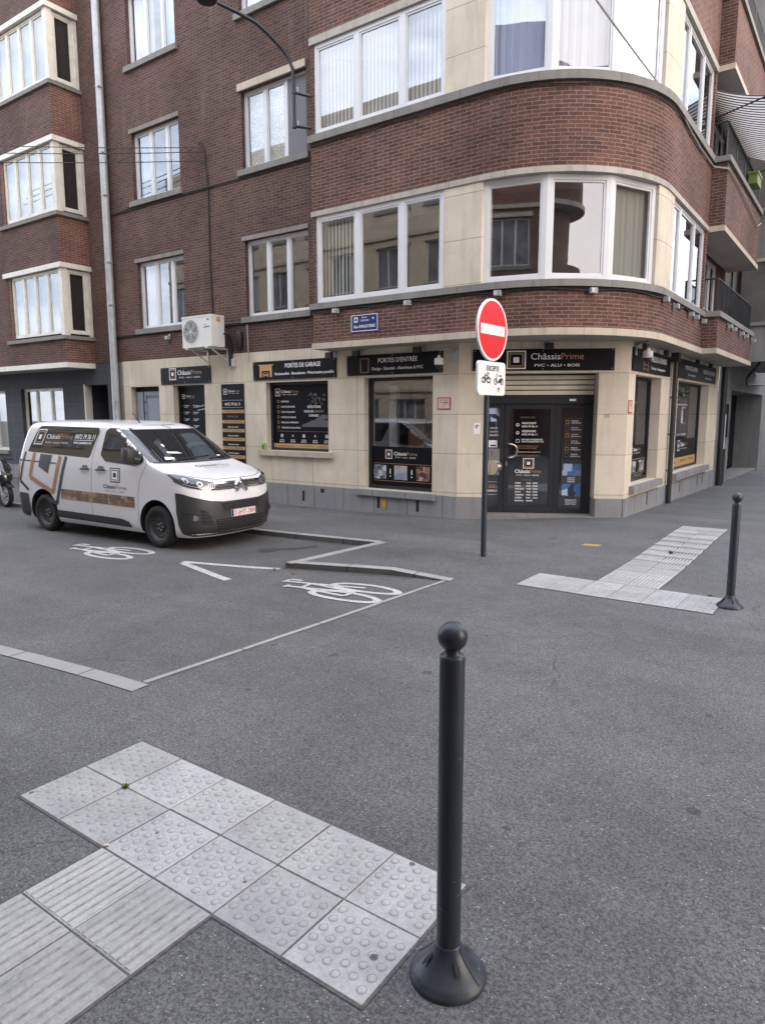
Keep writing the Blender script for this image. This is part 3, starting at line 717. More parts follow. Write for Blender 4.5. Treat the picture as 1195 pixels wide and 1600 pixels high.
# ------------------------------------------------------------------ windows
def window(parent, F, u0, u1, z0, z1, n, panes, fm='white_pvc', cur=None, fw=.055, glass='window_glass', name='window', room='room_dark', depth=1.3, e=.3, mull=.085, sill=None, slabs=None, sash=True):
    mb = MB(); w = u1 - u0
    if isinstance(panes, int): panes = [1 / panes] * panes
    mb.box(F, u0, u0 + fw, n - .07, n, z0, z1, fm); mb.box(F, u1 - fw, u1, n - .07, n, z0, z1, fm)
    mb.box(F, u0 + fw, u1 - fw, n - .07, n, z0, z0 + fw, fm); mb.box(F, u0 + fw, u1 - fw, n - .07, n, z1 - fw, z1, fm)
    x = u0; pn = []
    for i, p in enumerate(panes):
        a = x + (fw if i == 0 else mull / 2); b = x + w * p - (fw if i == len(panes) - 1 else mull / 2)
        if i: mb.box(F, x - mull / 2, x + mull / 2, n - .07, n + .002, z0 + fw, z1 - fw, fm)
        if sash:
            s = .035
            for q in ((a, a + s, z0 + fw, z1 - fw), (b - s, b, z0 + fw, z1 - fw), (a + s, b - s, z0 + fw, z0 + fw + s), (a + s, b - s, z1 - fw - s, z1 - fw)):
                mb.box(F, q[0], q[1], n - .06, n - .014, q[2], q[3], fm)
        pn.append((a, b)); x += w * p
    wo = mb.build(name, parent)
    g = MB()
    for a, b in pn: g.quad(F, a, b, n - .035, z0 + fw, z1 - fw, glass)
    g.build('pane', wo)
    if room:
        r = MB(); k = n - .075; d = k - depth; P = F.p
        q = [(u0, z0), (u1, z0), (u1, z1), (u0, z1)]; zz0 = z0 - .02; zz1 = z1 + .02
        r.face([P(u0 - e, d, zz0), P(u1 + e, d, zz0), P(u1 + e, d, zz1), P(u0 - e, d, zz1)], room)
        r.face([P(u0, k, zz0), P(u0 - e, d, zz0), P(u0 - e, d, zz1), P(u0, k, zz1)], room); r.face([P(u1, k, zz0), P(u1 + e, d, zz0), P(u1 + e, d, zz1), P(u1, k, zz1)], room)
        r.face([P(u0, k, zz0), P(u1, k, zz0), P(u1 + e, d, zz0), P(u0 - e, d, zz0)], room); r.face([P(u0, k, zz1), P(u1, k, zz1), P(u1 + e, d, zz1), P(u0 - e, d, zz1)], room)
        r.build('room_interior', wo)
    for c in (cur or []):
        kind, a, b, *rest = c; a = u0 + w * a; b = u0 + w * b; m = rest[0] if rest else 'net_curtain'; zt = z1 - .02; zb = z0 + (rest[1] * (z1 - z0) if len(rest) > 1 else .03)
        cmb = MB()
        if kind == 'net':
            N_ = max(24, int((b - a) * 60)); ph = random.random() * 6; pts = []
            for i in range(N_ + 1):
                t = i / N_; u = a + (b - a) * t; pts.append((u, n - .13 + .012 * sin(u * 46 + ph + 2.2 * sin(u * 5.3)) + .005 * sin(u * 97 + ph)))
            for (ua, na), (ub, nb_) in zip(pts, pts[1:]): cmb.face([F.p(ua, na, zb), F.p(ub, nb_, zb), F.p(ub, nb_, zt), F.p(ua, na, zt)], m, [(ua, zb), (ub, zb), (ub, zt), (ua, zt)], True)
            cmb.build('curtain', wo)
        elif kind == 'slats':
            k = int((b - a) / .085)
            for i in range(k):
                u = a + (b - a) * (i + .5) / k; cmb.face([F.p(u - .04, n - .14, zb), F.p(u + .035, n - .11, zb), F.p(u + .035, n - .11, zt), F.p(u - .04, n - .14, zt)], m)
            cmb.build('vertical_blind', wo)
        elif kind == 'flat':
            cmb.quad(F, a, b, n - .11, zb, zt, m); cmb.build('blind', wo)
        elif kind == 'shut':
            cmb.box(F, a + .05, b - .05, n - .025, n + .001, z0 + fw, z1 - fw, m); cmb.build('roller_shutter', wo)
    if sill:
        s = MB(); a, b, za, zb, n0, n1 = sill; s.box(F, a, b, n0, n1, za, zb, 'sill_stone'); s.build('sill', wo)
    return wo

# ------------------------------------------------------------------ corner building
bld = thing('apartment_building', 'brown brick corner apartment block with cream stone shop front and rounded corner windows', 'building', (-8, 11.55, 0))
Z1 = (4.22, 5.90); Z2 = (7.42, 9.06); Z3 = (10.64, 12.3)
ROOF = 13.6
holes = []
WC = [(-16.05, -14.2), (-12.05, -10.14)]
for a, b in WC:
    for z in (Z1, Z2, Z3): holes.append((a, b, *z))
mb = MB(); mb.wall(F1, -17.38, -9.54, 3.42, ROOF, 0, holes, .16, 'brick_brown')
mb.build('wall', bld)
# core: back of the building, keeps light out
mb = MB(); mb.box(FG, -17.3, -6.2, -22, -13.6, 0, ROOF, 'grey_render'); mb.box(FG, -6.19, -5.0, -22, -15.6, 0, ROOF, 'grey_render'); mb.box(FG, -17.3, -9.6, -13.6, -11.6, ROOF - .2, ROOF, 'grey_render')
mb.build('rear_block', bld)
cur = {
 ('a', 0): [('net', 0, .34, 'beige_blind')], ('a', 1): [('net', .0, .36), ], ('a', 2): [('net', 0, .45, 'net_curtain'), ('net', .62, 1, 'blue_curtain')],
 ('b', 0): [], ('b', 1): [('flat', 0, .66, 'lace'), ('shut', .66, 1, 'grey_shutter')], ('b', 2): [('net', 0, 1)]}
for k, (a, b) in zip('ab', WC):
    for i, z in enumerate((Z1, Z2, Z3)):
        w_ = window(bld, F1, a, b, z[0], z[1], -.10, [.36, .34, .30] if k == 'a' else [.34, .32, .34], cur=cur[(k, i)], sill=(a - .12, b + .08, z[0] - .13, z[0] - .003, -.12, .07))
        mb = MB(); big_ = (k == 'b' and i == 1); mb.box(F1, a - .08, b + .02, -.02, .05 if big_ else .025, z[1] + .003, z[1] + (.15 if big_ else .105), 'cream_band' if big_ else 'sooty_lintel'); mb.build('lintel', bld)
# orange brick reveals on the left of the windows
# oriel: plan path
RR = 2.45; AC_ = (-5.75, 13.45)
def orpath(off=0.0, yend=16.75, left=-9.54, dens=22):
    r = RR + off; p = [(left - off, 11.56), (left - off, 11.0 - off)]
    for i in range(dens + 1):
        a = R_(-90 + 90 * i / dens); p.append((AC_[0] + r * cos(a), AC_[1] + r * sin(a)))
    p += [(-3.30 + off, yend + off * 0), (-3.76, yend)]
    return p
ORB = [(-5.2, 16.7), (-5.2, 13.9), (-6.3, 12.3), (-8.8, 12.2)]
seg_r = {}
mb = MB()
for z0, z1 in ((3.44, 4.10), (6.00, 7.28), (9.20, 10.50), (12.45, ROOF)):
    mb.prism(orpath(), ORB, z0, z1, 'brick_red', mtop='sill_stone', mbot='soffit_plaster', mseg={0: 'brick_brown'})
mb.build('oriel_wall', bld)
mb = MB(); mb.prism(orpath(.03), ORB, 3.32, 3.437, 'cream_band', mbot='soffit_plaster', mtop='cream_band'); mb.build('oriel_base_band', bld)
for z0, z1 in ((4.103, 4.217), (7.283, 7.417), (10.503, 10.637)):
    mb = MB(); mb.prism(orpath(.06), ORB, z0, z1, 'sill_stone'); mb.build('oriel_sill', bld)
for z0, z1 in ((5.903, 5.997), (9.063, 9.197), (12.303, 12.447)):
    mb = MB(); mb.prism(orpath(.02), ORB, z0, z1, 'weathered_lintel', mbot='soffit_plaster'); mb.build('oriel_lintel', bld)
# cream piers
def arcp(a, off=0): r = RR + off; return (AC_[0] + r * cos(R_(a)), AC_[1] + r * sin(R_(a)))
for z0, z1 in (Z1, Z2, Z3):
    mb = MB()
    mb.prism([(-6.50, 11.3), (-6.50, 11.004), (-5.75, 11.004), (-5.70, 11.3)], [], z0 + .001, z1 - .001, 'cream_stone')
    mb.build('pier', bld)
    mb = MB(); mb.prism([(AC_[0] + (RR - .25) * cos(R_(-12.5)), AC_[1] + (RR - .25) * sin(R_(-12.5)))] + [arcp(-12.5 + 12.5 * i / 5, -.004) for i in range(6)] + [(-3.304, 13.78), (-3.55, 13.78)], [], z0 + .001, z1 - .001, 'cream_stone')
    mb.build('pier', bld)
    mb = MB(); mb.prism([(-9.535, 11.5), (-9.535, 11.004), (-9.46, 11.004), (-9.46, 11.5)], [], z0 + .001, z1 - .001, 'brick_brown'); mb.build('pier', bld)
# oriel windows, flat part
window(bld, FB, -9.46, -6.50, *Z1, -.03, [.35, .345, .305], cur=[('slats', 0, .30, 'beige_blind')], mull=.12, fw=.075, depth=1.0)
window(bld, FB, -9.46, -6.50, *Z2, -.03, [.35, .345, .305], cur=[('slats', 0, .33, 'net_curtain'), ('slats', .34, .66, 'net_curtain'), ('slats', .67, 1, 'net_curtain')], mull=.12, fw=.075, depth=1.0)
window(bld, FB, -9.46, -6.50, *Z3, -.03, [.35, .345, .305], cur=[('net', 0, 1)], mull=.12, fw=.075, depth=1.0)
# curved corner windows: three flat lights each
for zi, z in enumerate((Z1, Z2, Z3)):
    for j in range(3):
        a0, a1 = -90 + 25.8 * j, -90 + 25.8 * (j + 1); r = RR - .06
        p0 = (AC_[0] + r * cos(R_(a0)), AC_[1] + r * sin(R_(a0))); p1 = (AC_[0] + r * cos(R_(a1)), AC_[1] + r * sin(R_(a1)))
        Fk = Frame(*p0, math.degrees(math.atan2(p1[1] - p0[1], p1[0] - p0[0]))); l = math.dist(p0, p1)
        cc = None if zi == 0 else [('net', 0, 1, ('blue_curtain', 'net_curtain', 'cream_curtain')[j] if zi == 1 else 'net_curtain')]
        if zi == 0 and j == 2: cc = [('net', .1, 1, 'beige_blind')]
        window(bld, Fk, .0, l, *z, 0, 1, fw=.085, cur=cc, depth=.7, room='room_dark', e=-.12)
# side street oriel windows
for zi, z in enumerate((Z1, Z2, Z3)):
    window(bld, FS, 13.79, 16.62, *z, -.05, [.24, .44, .32], cur=[('net', 0, 1)] if zi == 2 else [('net', .0, .2)], mull=.09, fw=.06, depth=1.0)
    mb = MB(); mb.prism([(-3.5, 16.62), (-3.304, 16.62), (-3.304, 16.748), (-3.75, 16.748)], [], z[0] + .001, z[1] - .001, 'brick_red'); mb.build('pier', bld)
# wall behind the balconies
mb = MB(); bh = [(17.0, 18.1, z[0], z[1]) for z in (Z1, Z2, Z3)] + [(18.6, 20.8, z[0] + .4, z[1]) for z in (Z1, Z2, Z3)]
mb.wall(F2, 16.7, 21.8, 3.42, ROOF, -.02, bh, .15, 'brick_red'); mb.build('wall', bld)
for z in (Z1, Z2, Z3):
    window(bld, F2, 17.0, 18.1, z[0], z[1], -.1, 2, cur=[('net', 0, 1)]); window(bld, F2, 18.6, 20.8, z[0] + .4, z[1], -.1, 3, cur=[('net', 0, 1)])
# balconies
def bpath(off, y0=16.78, y1=21.7): return [(-3.72, y0 - off), (-3.0 + off, y0 - off), (-3.0 + off, y1 + off), (-3.72, y1 + off)]
for i, (zb, zt_) in enumerate(((3.44, 4.10), (6.00, 7.28), (9.20, 10.50))):
    mb = MB(); mb.prism(bpath(0), [], zb, zt_, 'brick_red', mbot='soffit_plaster'); bo = mb.build('balcony', bld)
    mb = MB(); mb.prism(bpath(.025), [], zb - .115, zb - .003, 'cream_band', mbot='soffit_plaster'); mb.build('base_band', bo)
    mb = MB(); mb.prism(bpath(.06), [], zt_ + .003, zt_ + .117, 'sill_stone'); mb.build('coping', bo)
    r = MB(); zr = zt_ + .12; zt2 = zt_ + .82; x = -3.06
    r.tube([(x, 16.85, zt2), (x, 21.62, zt2)], .022, 'black_metal', 6); r.tube([(x, 16.85, zr + .05), (x, 21.62, zr + .05)], .012, 'black_metal', 6)
    for k in range(49): y = 16.85 + (21.62 - 16.85) * k / 48; r.tube([(x, y, zr), (x, y, zt2)], .008 if k % 12 else .016, 'black_metal', 5, False)
    for yy in (16.85, 21.62):
        r.tube([(x, yy, zt2), (-3.7, yy, zt2)], .022, 'black_metal', 6)
        for k in range(7): xx = x - (.64) * k / 6; r.tube([(xx, yy, zr), (xx, yy, zt2)], .008, 'black_metal', 5, False)
    r.build('railing', bo)

# ground floor stone
mb = MB()
g1 = [(-16.60, -15.38, -.3, 2.73), (-14.81, -13.60, .95, 2.73), (-11.49, -9.64, 1.18, 2.72), (-8.67, -7.02, .46, 2.74)]
mb.wall(F1, -16.92, -6.46, .43, 3.42, 0, [h for h in g1[1:]] + [(-16.60, -15.38, .43, 2.73)], .22, 'cream_stone')
mb.wall(FC, 0, CL, .43, 3.36, 0, [(.52, 2.56, .43, 2.76)], .47, 'cream_stone')
g2 = [(13.46, 15.36, .65, 2.74), (16.88, 20.40, .65, 2.77)]
mb.wall(F2, 13.05, 21.75, .43, 3.42, 0, g2, .28, 'cream_stone')
mb.build('shopfront_wall', bld)
mb = MB()
for a, b in ((-16.92, -16.62), (-15.36, -14.9), (-14.9, -6.46)): mb.box(F1, a, b, -.2, .022, -.6, .428, 'blue_stone')
mb.box(FC, -.02, .50, -.3, .022, -.6, .428, 'blue_stone'); mb.box(FC, 2.58, CL + .015, -.3, .022, -.6, .428, 'blue_stone')
mb.box(F2, 13.06, 21.77, -.28, .022, -.6, .428, 'blue_stone')
mb.build('plinth', bld)
for q_ in ((F1, -8.86, -6.93, -.2, .09, .325, .445, 'blue_stone'), (F1, -11.72, -9.52, -.2, .09, 1.06, 1.175, 'cream_band'), (F2, 13.36, 15.5, -.27, .10, .50, .64, 'blue_stone'), (F2, 16.80, 20.6, -.27, .10, .50, .64, 'blue_stone'), (F1, -14.9, -13.5, -.2, .07, .84, .945, 'cream_band')):
    mb = MB(); mb.box(*q_); mb.build('shop_sill', bld)
mb = MB()
for u in (-10.4, -8.33, -7.37): mb.box(F1, u, u + .065, .0225, .026, .07, .30, 'black_void')
mb.box(F1, -9.86, -9.76, .0225, .026, .29, .38, 'black_void')
for u in (14.6, 17.5, 19.5, 20.1): mb.box(F2, u, u + .05, .0225, .026, .16, .42, 'black_void')
mb.build('vent_slot', bld)

# shop windows
def dark_posters(o, F, u0, u1, z0, z1, n): pass
w1 = window(bld, F1, -14.81, -13.60, .95, 2.73, -.16, 1, fm='anthracite', glass='shop_glass', room=None, name='shop_window', fw=.05, sash=False)
w2 = window(bld, F1, -11.49, -9.64, 1.18, 2.72, -.14, 1, fm='anthracite', glass='shop_glass', room=None, name='shop_window', fw=.06, sash=False)
w3 = window(bld, F1, -8.67, -7.02, .46, 2.74, -.15, 1, fm='anthracite', glass='shop_glass', room='shop_room', name='shop_window', fw=.065, sash=False, depth=2.2)
w4 = window(bld, F2, 13.46, 15.36, .65, 2.74, -.2, 1, fm='anthracite', glass='window_glass', room='shop_room', name='shop_window', fw=.06, sash=False, depth=1.6)
w5 = window(bld, F2, 16.88, 20.40, .65, 2.77, -.2, 1, fm='anthracite', glass='window_glass', room='shop_room', name='shop_window', fw=.06, sash=False, depth=1.6)
# --- poster one (behind the van)
mb = MB(); n = -.19; mb.quad(F1, -14.77, -13.64, n, .99, 2.69, 'poster_black'); n += .003
shop_logo(mb, F1, -14.70, 2.42, .5, n)
text(mb, F1, 'Solutions sur mesure', -14.15, -13.68, 2.17, .05, n, 'sign_white', slant=.12); text(mb, F1, 'et garanties de qualité', -14.1, -13.68, 2.09, .04, n, 'sign_white', slant=.12)
for r_ in range(4):
    for c in range(2):
        u = -14.62 + c * .36; z = 2.18 - r_ * .17
        mb.ring(F1, (u - .04, z + .03), .018, .027, n, 'poster_grey', 12); text(mb, F1, ['Fenêtres', 'Portes', 'Volets', 'Garage', 'Pergolas', 'Vérandas', 'Stores', 'Isolation'][r_ * 2 + c], u, u + .19, z + .025, .036, n, 'sign_white', bold=.001); rect(mb, F1, u, u + .13, z - .005, z + .004, n, 'sign_white')
text(mb, F1, 'Devis gratuit • Pose • Service', -14.68, -13.72, 1.42, .05, n, 'sign_white'); mb.quad(F1, -14.77, -13.64, n, 1.24, 1.34, 'sign_gold'); text(mb, F1, 'WWW.CHASSISPRIME.COM', -14.65, -13.75, 1.27, .04, n + .002, 'text_black')
mb.quad(F1, -14.77, -13.64, n, .99, 1.22, 'poster_grey')
mb.build('window_poster', w1)
# --- poster two
mb = MB(); n = -.17; mb.quad(F1, -11.44, -9.69, n, 1.235, 2.67, 'poster_black'); n += .003
shop_logo(mb, F1, -11.36, 2.45, .72, n)
for i, s in enumerate(('FENÊTRES', "PORTES D'ENTRÉE", 'VOLETS ROULANTS', 'PORTES DE GARAGE', 'PERGOLAS & VÉRANDAS', 'TERRASSES & ISOLATION')):
    z = 2.27 - i * .118; text(mb, F1, s, -11.18, -11.18 + .0262 * len(s) + .03, z, .036, n, 'sign_white', bold=.0015)
    for q in ((-11.30, -11.24, z - .01, z + .055),): mb.quad(F1, q[0], q[1], n, q[2], q[3], 'sign_bronze'); mb.quad(F1, q[0] + .012, q[1] - .012, n + .001, q[2] + .012, q[3] - .012, 'poster_black')
mb.poly(F1, [(-10.55, 1.72), (-9.72, 1.72), (-9.72, 1.84), (-10.0, 1.90), (-10.25, 1.86), (-10.55, 1.76)], n, 'poster_grey'); mb.poly(F1, [(-10.2, 1.86), (-9.95, 2.0), (-9.8, 1.98), (-9.8, 1.9), (-10.0, 1.87)], n + .001, 'poster_grey')
for k in range(26): u, z = -10.35 + random.random() * .5, 2.2 + random.random() * .28; mb.ring(F1, (u, z), 0, .012 + random.random() * .02, n, 'poster_grey', 7)
text(mb, F1, 'SOLUTIONS', -10.38, -9.99, 2.14, .055, n + .002, 'sign_white', bold=.002); text(mb, F1, 'POUR UN', -10.47, -10.21, 2.04, .05, n + .002, 'sign_white', bold=.002); text(mb, F1, 'CONFORT', -10.19, -9.90, 2.04, .05, n + .002, 'sign_bronze', bold=.002); text(mb, F1, 'DURABLE', -10.33, -10.05, 1.95, .05, n + .002, 'sign_white', bold=.002)
mb.quad(F1, -11.3, -9.8, n, 1.612, 1.617, 'sign_bronze')
for i, (a, b) in enumerate((('QUALITÉ', 'PREMIUM'), ('SÉCURITÉ', 'CERTIFIÉE'), ('ISOLATION', 'PERFORMANTE'), ('GARANTIE', 'DURABLE'), ('SERVICE', 'APRÈS-VENTE'))):
    u = -11.17 + i * .335; mb.ring(F1, (u, 1.515), .028, .040, n, 'sign_white' if i % 2 == 0 else 'poster_grey', 14); mb.quad(F1, u - .012, u + .012, n, 1.50, 1.53, 'sign_white')
    text(mb, F1, a, u - .065, u + .065, 1.405, .026, n, 'sign_white', bold=.001); text(mb, F1, b, u - .08, u + .08, 1.365, .026, n, 'sign_white', bold=.001)
mb.quad(F1, -11.44, -9.69, n, 1.235, 1.335, 'sign_gold'); text(mb, F1, 'www.chassisprime.com', -11.25, -10.75, 1.27, .03, n + .002, 'text_black'); text(mb, F1, '0472 79 26 11', -10.5, -10.2, 1.27, .035, n + .002, 'text_black'); mb.ring(F1, (-10.56, 1.285), .012, .02, n + .002, 'text_black', 10); text(mb, F1, 'SHOWROOM', -10.05, -9.8, 1.29, .022, n + .002, 'text_black'); text(mb, F1, 'SUR RENDEZ-VOUS', -10.1, -9.75, 1.255, .022, n + .002, 'text_black')
mb.build('window_poster', w2)
# --- window three stickers
mb = MB(); n = -.183; mb.quad(F1, -8.60, -7.09, n, .54, 1.34, 'sign_black'); n += .002
shop_logo(mb, F1, -8.26, 1.13, .78, n)
for z in (.985, .625): mb.quad(F1, -8.56, -7.14, n, z, z + .008, 'sign_bronze')
for i, (a, b, m) in enumerate(((-8.56, -8.24, 'photo_house'), (-8.04, -7.72, 'photo_gate'), (-7.50, -7.18, 'photo_front'))):
    mb.quad(F1, a, b, n, .665, .955, m)
    if m == 'photo_gate': mb.quad(F1, a, b, n + .001, .85, .955, 'plaque_sky') if 'plaque_sky' in MAT else None
for u in (-8.14, -7.61): mb.quad(F1, u - .012, u + .012, n, .78, .88, 'sign_white'); mb.ring(F1, (u, .73), 0, .016, n, 'sign_white', 8)
mb.build('window_sticker', w3)
mb = MB(); mb.box(F1, -8.6, -8.4, -.9, -.8, .5, 2.6, 'paper'); mb.box(F1, -8.3, -7.9, -1.2, -1.1, .5, 2.2, 'sign_bronze'); mb.box(F1, -7.45, -7.2, -.8, -.78, 1.55, 1.85, 'paper'); mb.build('display_panel', w3)
for w_, u0, u1 in ((w4, 13.52, 15.30),):
    mb = MB(); n = -.233; mb.quad(F2, u0, u1, n, .78, 1.38, 'sign_black'); n += .002; shop_logo(mb, F2, 14.15, 1.22, .75, n)
    for z in (1.08, .80): mb.quad(F2, u0, u1, n, z, z + .012, 'sign_bronze')
    for i in range(3): mb.quad(F2, u0 + .1 + i * .6, u0 + .5 + i * .6, n, .83, 1.05, 'photo_house')
    mb.build('window_sticker', w_)
mb = MB(); n = -.233; mb.quad(F2, 16.94, 20.34, n, .93, 1.38, 'sign_black'); mb.quad(F2, 16.94, 20.34, n, .71, .93, 'sign_gold'); n += .002; shop_logo(mb, F2, 18.2, 1.15, 1.1, n)
text(mb, F2, 'www.chassisprime.com', 17.2, 18.1, .80, .06, n, 'text_black'); text(mb, F2, '0472 79 26 11', 18.6, 19.2, .80, .06, n, 'text_black'); text(mb, F2, 'SHOWROOM', 19.5, 20.1, .82, .05, n, 'text_black')
mb.build('window_sticker', w5)

# --- metal service door (left)
d = MB(); d.box(F1, -16.60, -15.38, -.22, -.17, -.2, 2.73, 'black_void')
d.box(F1, -16.52, -15.44, -.17, -.12, -.1, 2.60, 'grey_door'); do = d.build('service_door', bld)
d = MB(); d.box(F1, -16.22, -16.195, -.12, -.105, 0, 2.6, 'anthracite'); d.box(F1, -16.1, -16.08, -.12, -.10, 0, 2.52, 'grey_door'); d.box(F1, -16.1, -15.5, -.12, -.10, 2.50, 2.52, 'grey_door')
for k in range(7): d.box(F1, -16.15, -16.13, -.12, -.10, .5 + .3 * k, .55 + .3 * k, 'anthracite'); d.box(F1, -16.05 + .09 * k, -16.03 + .09 * k, -.12, -.10, 2.44, 2.46, 'anthracite')
d.build('hinge', do)

# ------------------------------------------------------------------ entrance in the chamfer
n0 = -.45
mb = MB(); P = FC.p; k = -1.6
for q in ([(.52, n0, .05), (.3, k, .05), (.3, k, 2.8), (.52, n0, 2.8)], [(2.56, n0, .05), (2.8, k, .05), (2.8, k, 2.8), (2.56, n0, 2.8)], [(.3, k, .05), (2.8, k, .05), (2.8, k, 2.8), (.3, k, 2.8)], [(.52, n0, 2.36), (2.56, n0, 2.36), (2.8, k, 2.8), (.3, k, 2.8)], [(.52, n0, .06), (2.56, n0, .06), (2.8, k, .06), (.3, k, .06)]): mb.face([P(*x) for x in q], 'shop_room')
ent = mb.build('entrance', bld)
mb = MB(); mb.box(FC, .50, 2.58, -.55, .05, -.5, .085, 'sill_stone'); mb.build('threshold', ent)
for a, b in ((.505, .52), (2.56, 2.575)): mb = MB(); mb.box(FC, a, b, n0, -.001, .085, .43, 'blue_stone'); mb.build('jamb_base', ent)
mb = MB()
for i in range(4):
    z = 2.37 + i * .095; mb.prism([FC.p(.53, -.40, 0)[:2], FC.p(.53, -.345, 0)[:2], FC.p(2.55, -.345, 0)[:2], FC.p(2.55, -.40, 0)[:2]], [], z, z + .074, 'shutter_metal'); mb.box(FC, .53, 2.55, -.45, -.39, z + .074, z + .095, 'anthracite')
mb.build('roller_shutter', ent)
fm = 'anthracite'; mb = MB()
mb.box(FC, .53, 2.55, -.50, -.36, 2.20, 2.365, fm)
for a, b in ((.53, .58), (.80, .90), (1.86, 1.97), (2.40, 2.55)): mb.box(FC, a, b, -.50, -.40, .088, 2.198, fm)
for a, b in ((.58, .80), (1.97, 2.40)): mb.box(FC, a, b, -.50, -.405, .088, .17, fm); mb.box(FC, a, b, -.50, -.405, 2.13, 2.198, fm)
mb.build('door_frame', ent)
mb = MB()
for a, b, c, d_ in ((.905, .995, .10, 2.19), (1.765, 1.855, .10, 2.19), (.995, 1.765, .10, .22), (.995, 1.765, 2.10, 2.19)): mb.box(FC, a, b, -.47, -.39, c, d_, fm)
dr = mb.build('door', ent)
mb = MB(); mb.quad(FC, .995, 1.765, -.43, .22, 2.10, 'shop_glass'); mb.build('pane', dr)
mb = MB(); c = (.98, 1.30); pts = [P(.96, -.385, 1.43), P(1.0, -.33, 1.43)] + [P(1.02 + .13 * cos(R_(a)), -.33, 1.30 + .13 * sin(R_(a))) for a in range(90, -91, -15)] + [P(1.0, -.33, 1.17), P(.96, -.385, 1.17)]
mb.tube(pts, .014, 'steel', 8); mb.box(FC, .935, .96, -.39, -.375, 1.0, 1.09, 'steel'); mb.build('handle', dr)
for a, b in ((.58, .80), (1.97, 2.40)): mb = MB(); mb.quad(FC, a, b, -.45, .17, 2.13, 'shop_glass'); mb.build('side_pane', ent)
mb = MB(); n = -.427
text(mb, FC, 'OÙ NOUS VOIR', 1.20, 1.48, 1.925, .03, n, 'sign_bronze')
for z, a, b in ((1.80, 'WHATSAPP', '0472 79 26 11'), (1.645, 'TÉLÉPHONE', '0472 79 26 11')):
    mb.ring(FC, (1.15, z + .0), .02, .032, n, 'sign_white', 12); text(mb, FC, a, 1.23, 1.50, z + .01, .04, n, 'sign_white', bold=.002); text(mb, FC, b, 1.23, 1.52, z - .05, .036, n, 'sign_white', bold=.002)
mb.quad(FC, 1.12, 1.19, n, 1.46, 1.52, 'sign_white'); mb.quad(FC, 1.128, 1.182, n + .001, 1.468, 1.512, 'poster_black'); text(mb, FC, 'INFO@CHASSISPRIME', 1.23, 1.63, 1.50, .03, n, 'sign_white', bold=.001); text(mb, FC, 'WWW.CHASSISPRIME.COM', 1.23, 1.65, 1.46, .028, n, 'sign_white', bold=.001)
text(mb, FC, 'POUR VOS RENDEZ-VOUS', 1.12, 1.55, 1.375, .026, n, 'sign_bronze'); text(mb, FC, 'CONTACTEZ-NOUS', 1.15, 1.52, 1.335, .026, n, 'sign_bronze')
mb.quad(FC, 1.10, 1.60, n, 1.27, 1.276, 'sign_white'); text(mb, FC, 'MERCI ET À BIENTÔT !', 1.12, 1.58, 1.185, .032, n, 'sign_bronze')
squares_logo(mb, FC, 1.27, .955, .21, .20, n)
text(mb, FC, 'Châssis', 1.12, 1.40, .865, .07, n, 'sign_white', bold=.003); text(mb, FC, 'Prime', 1.41, 1.62, .865, .07, n, 'sign_bronze'); text(mb, FC, 'PVC • ALU • BOIS', 1.15, 1.58, .81, .025, n, 'sign_white', bold=.001)
text(mb, FC, 'HORAIRES', 1.25, 1.45, .715, .026, n, 'sign_bronze')
for i, s in enumerate(('LUNDI', 'MARDI', 'MERCREDI', 'JEUDI', 'VENDREDI', 'SAMEDI', 'DIMANCHE')):
    z = .655 - i * .058; text(mb, FC, s, 1.13, 1.13 + .021 * len(s), z, .028, n, 'sign_white', bold=.002); text(mb, FC, '9H00 - 18H00' if i < 5 else ('10H - 16H' if i == 5 else 'FERMÉ'), 1.35, 1.56 if i != 6 else 1.47, z, .028, n, 'sign_white', bold=.002)
mb.quad(FC, 1.13, 1.58, n, .215, .221, 'sign_bronze') if 0 else None
mb.build('door_lettering', dr)
mb = MB(); n = -.447
mb.quad(FC, .60, .80, n, 1.86, 2.12, 'photo_blue'); 
for i, s in enumerate(('CONFORT', 'ISOLATION', 'SÉCURITÉ')): text(mb, FC, s, .62, .78, 1.72 - .07 * i, .03, n, 'sign_white', bold=.0015)
mb.quad(FC, .60, .77, n, 1.36, 1.50, 'paper'); mb.quad(FC, .64, .74, n + .001, 1.38, 1.41, 'plaque_blue')
text(mb, FC, '-30%', .585, .79, .56, .075, n, 'sign_bronze', bold=.002); text(mb, FC, 'SHOWROOM', .585, .79, .49, .04, n, 'sign_white', bold=.002)
for z in (.43, .68): mb.quad(FC, .59, .79, n, z, z + .006, 'sign_white')
for i, (a, b) in enumerate((('FENÊTRES', 'SUR MESURE'), ('PORTES', "D'ENTRÉE"), ('VOLETS', 'ROULANTS'), ('PORTES', 'DE GARAGE'), ('PERGOLAS', '& VÉRANDAS'), ('TERRASSES', '& ISOLATION'))):
    z = 1.84 - i * .128; text(mb, FC, a, 2.17, 2.30, z + .02, .024, n, 'sign_white', bold=.0015); text(mb, FC, b, 2.17, 2.35, z - .018, .024, n, 'sign_white', bold=.0015)
    m = ('sign_bronze', 'poster_grey')[i % 2]; mb.quad(FC, 2.06, 2.13, n, z - .02, z + .05, m); mb.quad(FC, 2.075, 2.115, n + .001, z - .005, z + .035, 'poster_black'); mb.quad(FC, 2.03, 2.36, n, z + .075, z + .079, 'sign_bronze')
mb.quad(FC, 2.03, 2.38, n, .82, 1.05, 'photo_blue'); mb.quad(FC, 2.03, 2.38, n, .42, .66, 'photo_blue')
for i, s in enumerate(('QUALITÉ', 'DESIGN', 'DURABILITÉ')): text(mb, FC, s, 2.13, 2.27, .765 - i * .038, .026, n, 'sign_white', bold=.0015)
